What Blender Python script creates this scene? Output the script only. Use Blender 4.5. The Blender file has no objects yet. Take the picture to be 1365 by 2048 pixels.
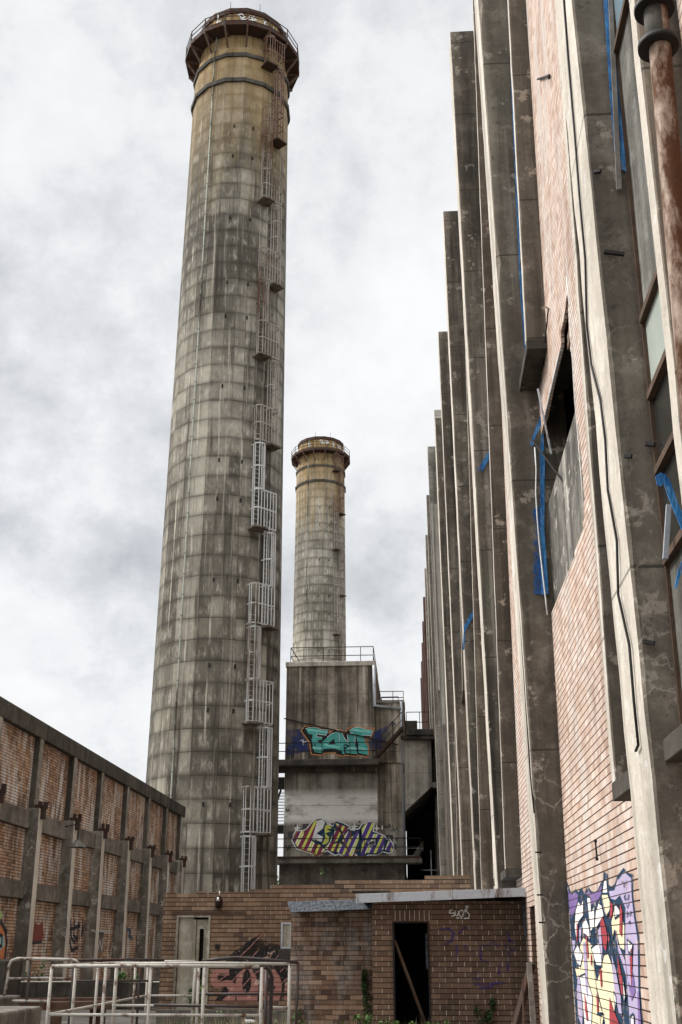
import bpy, math, random
from mathutils import Vector, Matrix
from mathutils.geometry import tessellate_polygon
random.seed(7)
R = math.radians
sc = bpy.context.scene
col = sc.collection

# ------------------------------------------------------------------ camera
EYE = 1.6
PITCH, YAW, FPX = R(21.56), R(3.81), 2204.0        # focal length in pixels of a 1365 x 2048 frame
cam_d = bpy.data.cameras.new("camera"); cam = bpy.data.objects.new("camera", cam_d); col.objects.link(cam)
cam_d.sensor_fit = 'VERTICAL'; cam_d.sensor_height = 36; cam_d.lens = FPX / 2048 * 36
cam_d.clip_start = .1; cam_d.clip_end = 6000
cam.location = (0, 0, EYE); cam.rotation_euler = (R(90) + PITCH, 0, YAW)
sc.camera = cam
FW = Vector((-math.sin(YAW) * math.cos(PITCH), math.cos(YAW) * math.cos(PITCH), math.sin(PITCH)))
RT = Vector((math.cos(YAW), math.sin(YAW), 0)); UP = RT.cross(FW); CO = Vector((0, 0, EYE))
def ray(x, y): return FW * FPX + RT * (x - 682.5) + UP * (1024 - y)
def onX(x, y, X): d = ray(x, y); return CO + d * (X / d.x)
def onY(x, y, Y): d = ray(x, y); return CO + d * (Y / d.y)
def onZ(x, y, Z): d = ray(x, y); return CO + d * ((Z - EYE) / d.z)

# ------------------------------------------------------------------ node helpers
class NT:
    def __init__(s, name):
        s.m = bpy.data.materials.new(name); s.m.use_nodes = True
        s.t = s.m.node_tree; s.t.nodes.clear()
        s.out = s.t.nodes.new('ShaderNodeOutputMaterial')
        s.b = s.t.nodes.new('ShaderNodeBsdfPrincipled'); s.t.links.new(s.b.outputs[0], s.out.inputs[0])
        s.set(s.b, 'Roughness', .9); s.set(s.b, 'Specular IOR Level', .25)
    def set(s, node, key, v):
        i = node.inputs[key]
        if isinstance(v, bpy.types.NodeSocket): s.t.links.new(v, i)
        elif isinstance(v, (tuple, list)) and i.type == 'RGBA' and len(v) == 3: i.default_value = (*v, 1)
        else: i.default_value = v
    def n(s, typ, ins=None, out=0, **props):
        nd = s.t.nodes.new('ShaderNode' + typ)
        for k, v in props.items(): setattr(nd, k, v)
        for k, v in (ins or {}).items(): s.set(nd, k, v)
        return nd.outputs[out]
    def math(s, op, a, b=0., c=0.): return s.n('Math', {0: a, 1: b, 2: c}, operation=op)
    def vmul(s, v, k): return s.n('VectorMath', {0: v, 1: k}, operation='MULTIPLY')
    def mix(s, f, a, b, mode='MIX'): return s.n('Mix', {0: f, 6: a, 7: b}, out=2, data_type='RGBA', blend_type=mode)
    def ramp(s, f, stops, interp='LINEAR'):
        nd = s.t.nodes.new('ShaderNodeValToRGB'); cr = nd.color_ramp; cr.interpolation = interp
        while len(cr.elements) < len(stops): cr.elements.new(.5)
        for e, (p, c) in zip(cr.elements, stops):
            e.position = p; e.color = (c, c, c, 1) if isinstance(c, (int, float)) else (*c, 1)
        s.set(nd, 0, f); return nd.outputs[0]
    def noise(s, v, scale, detail=5., rough=.6, out=0): return s.n('TexNoise', {'Vector': v, 'Scale': scale, 'Detail': detail, 'Roughness': rough}, out=out)
    def pos(s): return s.n('NewGeometry')
    def uv(s): return s.n('TexCoord', out=2)
    def sep(s, v):
        nd = s.t.nodes.new('ShaderNodeSeparateXYZ'); s.set(nd, 0, v); return nd.outputs
    def comb(s, x, y, z=0.): return s.n('CombineXYZ', {0: x, 1: y, 2: z})
    def bump(s, h, strength=.4, dist=.02): s.set(s.b, 'Normal', s.n('Bump', {'Height': h, 'Strength': strength, 'Distance': dist}))
    def fin(s, colr, rough=None, metal=None):
        s.set(s.b, 'Base Color', colr)
        if rough is not None: s.set(s.b, 'Roughness', rough)
        if metal is not None: s.set(s.b, 'Metallic', metal)
        return s.m

def concrete(name, base, dark, light, streak=.6, lift=0., crack=0., blotch=.5, moss=0., panels=None, stain=None, sc_=1., grain=.5, drip=0., smear=None, spall=0.):
    s = NT(name); P = s.pos()
    z = s.sep(P)[2]
    c = s.mix(s.ramp(s.noise(P, .45 * sc_, 6, .65), [(.36, 0.), (.66, 1.)]), dark, base)
    c = s.mix(s.ramp(s.noise(P, 1.7 * sc_, 7, .7), [(.5, 0.), (.74, blotch)]), c, light)
    if panels:                                   # cast lifts with their own shade, edges darker and a chalky middle
        pu, pv, jl = panels
        u = s.sep(s.uv()); a = s.math('DIVIDE', u[0], pu); b = s.math('DIVIDE', u[1], pv)
        wn = s.n('TexWhiteNoise', {'Vector': s.comb(s.math('FLOOR', a), s.math('FLOOR', b))}, out=0)
        c = s.mix(s.math('MULTIPLY', s.math('SUBTRACT', wn, .35), .55), c, light)
        c = s.mix(s.math('MULTIPLY', s.ramp(wn, [(.0, 1.), (.4, 0.)]), .45), c, dark)
        rw = s.n('TexWhiteNoise', {'Vector': s.comb(7., s.math('FLOOR', b))}, out=0)
        c = s.mix(s.math('MULTIPLY', rw, .22), c, dark)
        cn = s.noise(s.comb(s.math('FLOOR', s.math('DIVIDE', u[0], pu * 2)), s.math('MULTIPLY', z, .05)), .9, 2)
        c = s.mix(s.ramp(cn, [(.42, .75), (.54, 0.)]), c, tuple(k * .75 for k in dark))
        c = s.mix(s.ramp(cn, [(.54, 0.), (.68, .45)]), c, light)
        ch = s.math('MULTIPLY', s.ramp(s.math('FRACT', b), [(.1, 0.), (.3, 1.), (.6, 1.), (.9, 0.)]), s.ramp(s.noise(s.vmul(P, (1.5, 1.5, .45)), 1.5, 6, .75), [(.5, 0.), (.72, .75)]))
        c = s.mix(ch, c, light)
        ln = s.math('MULTIPLY', s.math('LESS_THAN', s.math('ABSOLUTE', s.math('SUBTRACT', s.math('FRACT', s.math('DIVIDE', u[0], pu * 2)), s.math('ADD', .5, s.math('MULTIPLY', s.math('SUBTRACT', s.noise(s.vmul(P, (1, 1, .2)), 1.2, 3), .5), .12)))), .035), s.ramp(s.noise(s.vmul(P, (.8, .8, .12)), 1.1, 4), [(.5, 0.), (.6, .75)]))
        c = s.mix(ln, c, tuple(min(.8, k * 1.25) for k in light))
        fb = s.math('FRACT', b); fa = s.math('FRACT', a)
        wob = s.math('MULTIPLY', s.math('SUBTRACT', s.noise(P, 2.5, 3), .5), .05)
        jb = s.math('LESS_THAN', s.math('ADD', fb, wob), jl / pv)
        soft = s.ramp(fb, [(0., .75), (.18, 0.), (.8, 0.), (1., .45)])
        ja = s.ramp(fa, [(0., .5), (.06, 0.), (.94, 0.), (1., .5)])
        m = s.math('MAXIMUM', s.math('MULTIPLY', soft, s.ramp(s.noise(P, .8, 3), [(.3, .35), (.7, 1.)])), s.math('MULTIPLY', ja, s.ramp(s.noise(s.vmul(P, (1, 1, .3)), .5, 3), [(.4, .3), (.6, 1.4)])))
        c = s.mix(m, c, tuple(k * .3 for k in dark))
        c = s.mix(s.math('MULTIPLY', s.math('MULTIPLY', jb, s.ramp(s.noise(P, .5, 4), [(.35, .15), (.6, 1.)])), .75), c, tuple(k * .3 for k in dark))
    if streak:
        st = s.noise(s.vmul(P, (1.5, 1.5, .07)), 1.4, 5, .65)
        c = s.mix(s.math('MULTIPLY', s.ramp(st, [(.5, 0.), (.66, 1.)]), streak), c, tuple(k * .42 for k in dark))
        st2 = s.noise(s.vmul(P, (2.3, 2.3, .05)), 1.9, 4, .6)
        c = s.mix(s.math('MULTIPLY', s.ramp(st2, [(.6, 0.), (.72, 1.)]), streak * .55), c, light)
    if drip:                                     # long water stains, black and tan
        d1 = s.noise(s.vmul(P, (1., 1., .035)), 1.15, 4, .6); hi = s.ramp(s.noise(P, .16, 2), [(.35, .45), (.65, 1.)])
        c = s.mix(s.math('MULTIPLY', s.math('MULTIPLY', s.ramp(d1, [(.46, 0.), (.58, 1.)]), hi), drip), c, (.022, .017, .013))
        c = s.mix(s.math('MULTIPLY', s.ramp(d1, [(.33, 1.), (.44, 0.)]), drip * .8), c, light)
    if spall:                                    # patches where the skin has come off, rust weeping under some
        sn = s.noise(P, 2.6, 7, .68); c = s.mix(s.math('MULTIPLY', s.ramp(sn, [(.6, 0.), (.635, 1.)]), spall), c, tuple(min(.8, k * 1.15) for k in light))
        c = s.mix(s.math('MULTIPLY', s.ramp(sn, [(.36, 1.), (.4, 0.)]), spall * .8), c, tuple(k * .5 for k in dark))
        ru = s.noise(s.vmul(P, (1.4, 1.4, .22)), 1.3, 4, .6); c = s.mix(s.math('MULTIPLY', s.ramp(ru, [(.63, 0.), (.72, 1.)]), spall * .7), c, (.13, .06, .03))
    if smear:
        sm0 = s.n('MapRange', {0: z, 1: smear[0], 2: smear[0] + .5}); sm1 = s.n('MapRange', {0: z, 1: smear[1] - .6, 2: smear[1], 3: 1., 4: 0.})
        k = s.math('MULTIPLY', s.math('MULTIPLY', sm0, sm1), s.ramp(s.noise(s.vmul(P, (.5, 1, 1.)), .9, 6, .65), [(.3, 0.), (.48, 1.)]))
        c = s.mix(s.math('MULTIPLY', k, .95), c, (.85, .83, .78))
    if moss:
        mo = s.noise(s.vmul(P, (.9, .9, .12)), .9, 4, .6)
        c = s.mix(s.math('MULTIPLY', s.ramp(mo, [(.56, 0.), (.7, 1.)]), moss), c, (.07, .075, .025))
    if stain:                                    # ochre and rust wash down from the head of the stack
        z0, z1 = stain
        f = s.n('MapRange', {0: s.math('ADD', z, s.math('MULTIPLY', s.noise(s.vmul(P, (1.2, 1.2, .12)), 1., 4), 18.)), 1: z0 + 9, 2: z1 + 9})
        c = s.mix(s.math('MULTIPLY', f, .85), c, s.mix(s.noise(P, .9, 5), (.2, .115, .04), (.5, .365, .17)))
        g = s.n('MapRange', {0: z, 1: z1 - 9, 2: z1 + 6})
        rs = s.ramp(s.noise(s.vmul(P, (1.6, 1.6, .1)), 1.1, 5, .65), [(.48, 0.), (.62, 1.)])
        c = s.mix(s.math('MULTIPLY', s.math('MULTIPLY', rs, g), .9), c, (.09, .032, .012))
        rs = s.ramp(s.noise(s.vmul(P, (2.2, 2.2, .1)), 1.3, 5, .65), [(.52, 0.), (.62, 1.)])
        c = s.mix(s.math('MULTIPLY', s.math('MULTIPLY', rs, g), .8), c, (.02, .014, .01))
    if lift:
        f = s.math('FRACT', s.math('DIVIDE', s.math('ADD', z, s.math('MULTIPLY', s.noise(P, .6, 2), .05)), lift))
        c = s.mix(s.math('MULTIPLY', s.math('LESS_THAN', f, .028 / lift), .75), c, tuple(k * .35 for k in dark))
    if crack:                                    # pale lime cracks
        wv = s.n('VectorMath', {0: P, 1: s.vmul(s.noise(P, 5., 4, out=1), (.32, .32, .32))}, operation='ADD')
        vd = s.n('TexVoronoi', {'Vector': wv, 'Scale': 2.7}, feature='DISTANCE_TO_EDGE')
        k = s.math('MULTIPLY', s.ramp(vd, [(0., 1.), (.012, .7), (.035, 0.)]), s.math('MULTIPLY', s.ramp(s.noise(P, .9, 4), [(.5, 0.), (.66, 1.)]), s.n('MapRange', {0: z, 1: 9., 2: 4., 3: .0, 4: 1.})))
        c = s.mix(s.math('MULTIPLY', k, crack), c, (.62, .57, .48))
    gr = s.noise(P, 14 * sc_, 6, .75)
    c = s.mix(grain, c, s.ramp(gr, [(.3, .45), (.7, 1.)]), 'MULTIPLY')
    pits = s.noise(P, 55, 2, .5)
    c = s.mix(s.ramp(pits, [(.27, .6), (.33, 0.)]), c, (.02, .018, .015))
    s.bump(s.math('ADD', gr, s.math('MULTIPLY', pits, .4)), .5, .012)
    return s.fin(c, .92)

def brick_nodes(s, w=.245, h=.0955, jh=.13, jv=.045, soldier=False):
    u = s.sep(s.uv()); uu, vv = (u[1], u[0]) if soldier else (u[0], u[1])
    P = s.pos()
    wob = s.math('MULTIPLY', s.math('SUBTRACT', s.noise(P, 9., 2), .5), .007)
    b = s.math('DIVIDE', s.math('ADD', vv, wob), h); row = s.math('FLOOR', b); fb = s.math('FRACT', b)
    a = s.math('ADD', s.math('DIVIDE', s.math('ADD', uu, wob), w), s.math('MULTIPLY', s.math('MODULO', row, 2.), .5))
    rr = s.n('TexWhiteNoise', {'Vector': s.comb(row, 3.)}, out=0)
    a = s.math('ADD', a, s.math('MULTIPLY', rr, .09))
    cl = s.math('FLOOR', a); fa = s.math('FRACT', a)
    wn = s.n('TexWhiteNoise', {'Vector': s.comb(cl, row)}, out=0)
    wn2 = s.n('TexWhiteNoise', {'Vector': s.comb(cl, row, 5.)}, out=0)
    jitter = s.math('MULTIPLY', s.math('SUBTRACT', s.noise(P, 30., 2), .5), .05)
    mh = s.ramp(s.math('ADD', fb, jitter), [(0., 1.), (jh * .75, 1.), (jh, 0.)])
    mv = s.ramp(s.math('ADD', fa, s.math('MULTIPLY', jitter, .4)), [(0., 1.), (jv * .7, 1.), (jv, 0.)])
    return P, mh, mv, wn, wn2

def brick(name, cols, joint, perp, perp_amt=.8, effl=0., soot=.5, soldier=False, w=.245, stain_c=(.02, .016, .013), jh=.13, jv=.045):
    s = NT(name); P, mh, mv, wn, wn2 = brick_nodes(s, soldier=soldier, w=w, jh=jh, jv=jv)
    n = len(cols)
    c = s.ramp(wn, [(i / max(1, n - 1), k) for i, k in enumerate(cols)])
    c = s.mix(s.ramp(s.noise(P, .7, 5, .65), [(.45, 0.), (.68, soot)]), c, stain_c)
    c = s.mix(s.math('MULTIPLY', s.ramp(s.noise(s.vmul(P, (1.5, 1.5, .16)), 1.2, 5, .7), [(.5, 0.), (.66, 1.)]), soot * .8), c, stain_c)
    if effl:
        e = s.ramp(s.noise(s.vmul(P, (1.6, 1.6, .35)), 1.15, 6, .72), [(.485, 0.), (.6, 1.)])
        c = s.mix(s.math('MULTIPLY', e, effl), c, (.62, .58, .54))
    gr = s.noise(P, 40, 5, .7)
    c = s.mix(.6, c, s.ramp(gr, [(.3, .5), (.7, 1.)]), 'MULTIPLY')
    c = s.mix(s.math('MULTIPLY', s.math('MULTIPLY', mv, s.ramp(wn2, [(.0, .1), (.75, 1.)])), perp_amt), c, perp)
    c = s.mix(mh, c, joint)  # raked bed joints: the dark joint colours carry the shade of the recess
    hgt = s.math('SUBTRACT', s.math('MULTIPLY', gr, .25), s.math('MAXIMUM', mh, s.math('MULTIPLY', mv, .6)))
    s.bump(s.math('ADD', hgt, s.math('MULTIPLY', wn, .25)), .8, .014)
    return s.fin(c, .88)

def brick_paint(name, colr, wear=.5):
    s = NT(name); P, mh, mv, wn, wn2 = brick_nodes(s)
    c = s.mix(s.ramp(s.noise(P, 3., 5), [(.3, 0.), (.8, .5)]), colr, tuple(k * .72 for k in colr))
    c = s.mix(s.math('MULTIPLY', s.math('MULTIPLY', mv, wn2), .35), c, (.3, .25, .22))
    c = s.mix(s.math('MULTIPLY', mh, .93), c, (.03, .022, .018))  # recess shade of the bed joints, painted in dark
    c = s.mix(s.ramp(s.noise(P, 5., 7, .7), [(.58, 0.), (.66, .85)]), c, s.mix(wn, (.6, .41, .32), (.74, .58, .49)))
    c = s.mix(s.math('MULTIPLY', mh, .9), c, (.03, .022, .018))
    s.bump(s.math('SUBTRACT', 0., mh), .7, .012)
    return s.fin(c, .7)

def paint(name, colr, var=.25, rough=.6, scale=2.5):
    s = NT(name); P = s.pos()
    c = s.mix(s.ramp(s.noise(P, scale, 6, .65), [(.35, 0.), (.7, 1.)]), colr, tuple(k * (1 - var) for k in colr))
    c = s.mix(.3, c, s.ramp(s.noise(P, 25, 3), [(.3, .5), (.7, 1.)]), 'MULTIPLY')
    if name.split('_')[0] in ('piece', 'rocker', 'mural', 'spray'):   # old spray paint, worn through in places
        s.set(s.b, 'Alpha', s.ramp(s.noise(P, 4.5, 8, .75), [(.3, .35), (.4, 1.)]))
    return s.fin(c, rough)

def spray(name, colr, amt=.7, scale=1.3):
    s = NT(name); P = s.pos()
    a = s.math('MULTIPLY', s.ramp(s.noise(P, scale, 4, .6), [(.42, 0.), (.62, 1.)]), amt)
    s.set(s.b, 'Alpha', a); return s.fin(colr, .8)

def metal(name, base, rust, amt=.5, rough=.55, scale=3., met=.3, vert=.25):
    s = NT(name); P = s.pos()
    f = s.ramp(s.noise(s.vmul(P, (1, 1, vert)), scale, 7, .7), [(.58 - .2 * amt, 0.), (.66 - .12 * amt, 1.)])
    r = s.mix(s.noise(P, scale * 4, 5), tuple(k * .45 for k in rust), rust)
    c = s.mix(f, s.mix(s.noise(P, scale * 2, 5), tuple(k * .75 for k in base), base), r)
    c = s.mix(.35, c, s.ramp(s.noise(P, 30, 3), [(.3, .4), (.7, 1.)]), 'MULTIPLY')
    s.bump(s.noise(P, 40, 4), .25, .004)
    return s.fin(c, s.math('ADD', s.math('MULTIPLY', f, .35), rough), met)

def leafm(name, a, b):
    s = NT(name); P = s.pos()
    c = s.mix(s.noise(P, 9, 3), a, b); s.set(s.b, 'Roughness', .55)
    return s.fin(c)

M = {}
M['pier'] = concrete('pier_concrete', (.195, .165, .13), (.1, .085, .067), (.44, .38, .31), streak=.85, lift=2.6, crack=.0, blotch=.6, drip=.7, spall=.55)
M['pier_cracked'] = concrete('cracked_pier_concrete', (.18, .153, .12), (.1, .086, .068), (.42, .365, .3), streak=.8, lift=4.3, crack=.5, blotch=.6, drip=.5, spall=.55)
M['pale'] = concrete('pale_concrete', (.68, .62, .54), (.43, .385, .325), (.84, .79, .71), streak=.6, lift=4.3, blotch=.6, grain=.4, drip=.16, spall=.35)  # pale mix, mostly for the outward faces of piers and fins
M['pale2'] = concrete('weathered_pale_concrete', (.56, .52, .46), (.4, .37, .32), (.7, .65, .58), streak=.3, blotch=.5, grain=.3)  # duller pale mix for outward post faces and tops
M['rough'] = concrete('bare_rough_concrete', (.25, .235, .205), (.08, .074, .064), (.5, .47, .42), streak=.6, drip=.7, spall=.7, blotch=.7, sc_=2.2)
M['stack'] = concrete('stack_concrete', (.235, .21, .165), (.09, .079, .061), (.56, .52, .43), streak=.85, blotch=.4, panels=(.81, 1.37, .05), stain=(52, 69))
M['stack_far'] = concrete('pale_stack_concrete', (.36, .335, .275), (.17, .155, .12), (.62, .58, .5), streak=.75, blotch=.5, panels=(.81, 1.37, .05), stain=(58, 72))
M['tower'] = concrete('streaked_tower_concrete', (.4, .345, .275), (.13, .108, .083), (.76, .67, .55), streak=.8, lift=2.1, moss=.35, blotch=.4, drip=.95)
M['tower2'] = concrete('grey_tower_concrete', (.42, .385, .325), (.19, .17, .14), (.66, .63, .56), streak=.6, lift=2.2, blotch=.6, drip=.5)
M['tower3'] = concrete('smeared_tower_concrete', (.4, .37, .31), (.17, .155, .128), (.55, .525, .47), streak=.5, lift=2.2, blotch=.6, drip=.6, smear=(9.6, 12.2))
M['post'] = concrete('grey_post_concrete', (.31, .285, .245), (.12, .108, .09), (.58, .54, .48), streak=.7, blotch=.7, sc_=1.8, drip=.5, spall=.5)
M['sooty'] = concrete('sooty_concrete', (.09, .08, .066), (.04, .036, .03), (.24, .21, .175), streak=.8, blotch=.35, lift=0)
M['black'] = concrete('black_concrete', (.018, .016, .014), (.01, .01, .01), (.03, .028, .025), streak=0, blotch=.2)  # near-black mix that puts the darkness of voids and interiors into the colour
M['kerb'] = concrete('dirty_kerb_concrete', (.2, .18, .155), (.08, .072, .06), (.36, .335, .3), streak=.5, blotch=.5, sc_=2)
M['ground'] = concrete('yard_concrete', (.2, .185, .165), (.09, .083, .072), (.36, .34, .31), streak=0, blotch=.7, sc_=1.4)
M['brick_pale'] = brick('sunlit_pale_brick', [(.63, .45, .36), (.72, .56, .465), (.55, .385, .3), (.8, .67, .59), (.46, .31, .235), (.68, .51, .42)], (.05, .026, .017), (.85, .78, .72), .5, effl=.7, soot=.42, stain_c=(.2, .115, .08), w=.165, jh=.16, jv=.03)  # lit copy of the brick: sun put into its colour, shaded walls darker
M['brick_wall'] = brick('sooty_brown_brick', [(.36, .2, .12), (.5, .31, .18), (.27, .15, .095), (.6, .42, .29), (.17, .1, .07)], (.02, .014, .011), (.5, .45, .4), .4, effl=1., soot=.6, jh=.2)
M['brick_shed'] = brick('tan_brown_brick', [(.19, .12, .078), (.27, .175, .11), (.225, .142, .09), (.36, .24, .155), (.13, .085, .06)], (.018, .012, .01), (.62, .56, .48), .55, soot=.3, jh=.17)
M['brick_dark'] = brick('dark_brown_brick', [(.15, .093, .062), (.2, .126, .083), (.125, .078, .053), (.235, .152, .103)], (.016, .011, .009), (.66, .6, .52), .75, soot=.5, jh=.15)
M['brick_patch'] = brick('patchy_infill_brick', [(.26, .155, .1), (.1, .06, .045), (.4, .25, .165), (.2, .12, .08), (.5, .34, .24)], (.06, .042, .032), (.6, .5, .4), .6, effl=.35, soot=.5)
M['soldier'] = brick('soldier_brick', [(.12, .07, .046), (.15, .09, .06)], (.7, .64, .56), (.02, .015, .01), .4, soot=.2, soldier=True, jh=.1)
M['rust'] = metal('rusty_steel', (.13, .085, .06), (.11, .05, .03), .6, .75, 2.5, .1)
M['landing'] = metal('stained_landing_plate', (.16, .135, .11), (.1, .06, .04), .5, .75, 2., .1)
M['rust_dark'] = metal('dark_rusty_steel', (.055, .035, .028), (.1, .04, .02), .5, .8, 2.5, .1)
M['rust_pipe'] = metal('flaking_rust_pipe', (.44, .34, .27), (.12, .05, .022), .85, .7, 4.5, .05, .3)
M['brown_clad'] = metal('brown_steel_cladding', (.13, .075, .062), (.09, .04, .028), .4, .7, .8, .1)
M['galv'] = metal('galvanised_steel', (.5, .53, .57), (.2, .12, .07), .18, .45, 2.2, .35)
M['galv_dark'] = metal('speckled_zinc_flashing', (.09, .105, .125), (.03, .033, .037), .75, .6, 26., .0, 1.)
M['cage'] = metal('weathered_ladder_steel', (.5, .49, .47), (.24, .17, .12), .05, .5, .35, .2)
M['cage_brown'] = metal('browning_ladder_steel', (.3, .265, .225), (.17, .09, .055), .5, .55, .5, .2)
M['cage_rust'] = metal('rusted_ladder_steel', (.2, .13, .1), (.16, .07, .035), .6, .7, 1., .1)
M['rail_white'] = metal('chipped_white_rail', (.48, .46, .41), (.13, .055, .03), .22, .5, 3.2, .0, 1.)
M['rail_grey'] = metal('grey_rust_rail', (.5, .47, .42), (.12, .05, .03), .5, .55, 3., .1, 1.)
M['rail_dark'] = metal('dark_pipe_rail', (.05, .042, .042), (.09, .04, .025), .4, .5, 3., .2, 1.)
M['conduit'] = metal('weathered_green_conduit', (.4, .42, .36), (.06, .05, .035), .5, .6, .5, .1, .3)
M['iron'] = metal('black_iron', (.02, .018, .017), (.05, .025, .015), .3, .6, 3., .2)
M['cable'] = paint('black_rubber', (.012, .012, .012))
M['timber'] = concrete('grey_timber', (.3, .275, .25), (.15, .135, .12), (.5, .46, .42), streak=.5, blotch=.5, sc_=4)
M['timber_brown'] = concrete('brown_timber', (.12, .075, .05), (.06, .04, .028), (.2, .14, .1), streak=.3, blotch=.4, sc_=4)
M['timber_pale'] = concrete('peeling_cream_timber', (.58, .54, .44), (.26, .23, .17), (.75, .71, .62), streak=.9, blotch=.7, sc_=3, drip=.5)
M['white'] = paint('chalky_white', (.8, .8, .78))
def plastic():
    s = NT('blue_plastic'); P = s.pos(); wv = s.noise(s.vmul(P, (6, 6, 2.2)), 2.2, 5, .6)
    c = s.mix(s.ramp(wv, [(.35, 0.), (.65, 1.)]), (.008, .075, .24), (.05, .24, .52))  # lighter blue along the folds: highlights put into the colour
    c = s.mix(s.ramp(s.noise(P, 7., 4), [(.55, 0.), (.7, .4)]), c, (.3, .36, .4))
    s.bump(wv, .9, .04); return s.fin(c, .38)
M['tarp'] = plastic()
M['tarp_dirty'] = spray('torn_blue_plastic', (.02, .1, .3), 1., 3.2)
M['dark'] = paint('black_void', (.008, .007, .006), 0)
def glass(name, colr, rough):
    s = NT(name); P = s.pos(); s.set(s.b, 'Specular IOR Level', .6)
    return s.fin(s.mix(s.noise(s.vmul(P, (1, 1, .4)), 3., 5), colr, tuple(k * .6 for k in colr)), rough)
M['glass_pale'] = glass('pale_sky_glass', (.5, .55, .5), .25)  # pale base colour stands in for the reflected sky
M['glass_blue'] = glass('blue_grey_glass', (.24, .34, .4), .2)
M['glass_grey'] = glass('dirty_grey_pane', (.19, .19, .17), .45)
M['grime'] = concrete('grimy_board', (.2, .195, .175), (.07, .066, .056), (.42, .41, .38), streak=.8, blotch=.6, drip=.7, sc_=2)
M['glass_dark'] = glass('dark_pane', (.03, .03, .027), .15)
M['leaf'] = leafm('weed_leaf', (.03, .07, .015), (.11, .19, .05))
M['leaf_dark'] = leafm('ivy_leaf', (.012, .03, .008), (.04, .08, .025))
M['leaf_tree'] = leafm('tree_leaf', (.05, .1, .03), (.2, .3, .11))
M['straw'] = leafm('dry_grass', (.35, .29, .17), (.55, .48, .32))
M['bark'] = paint('bark', (.08, .06, .045))

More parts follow.
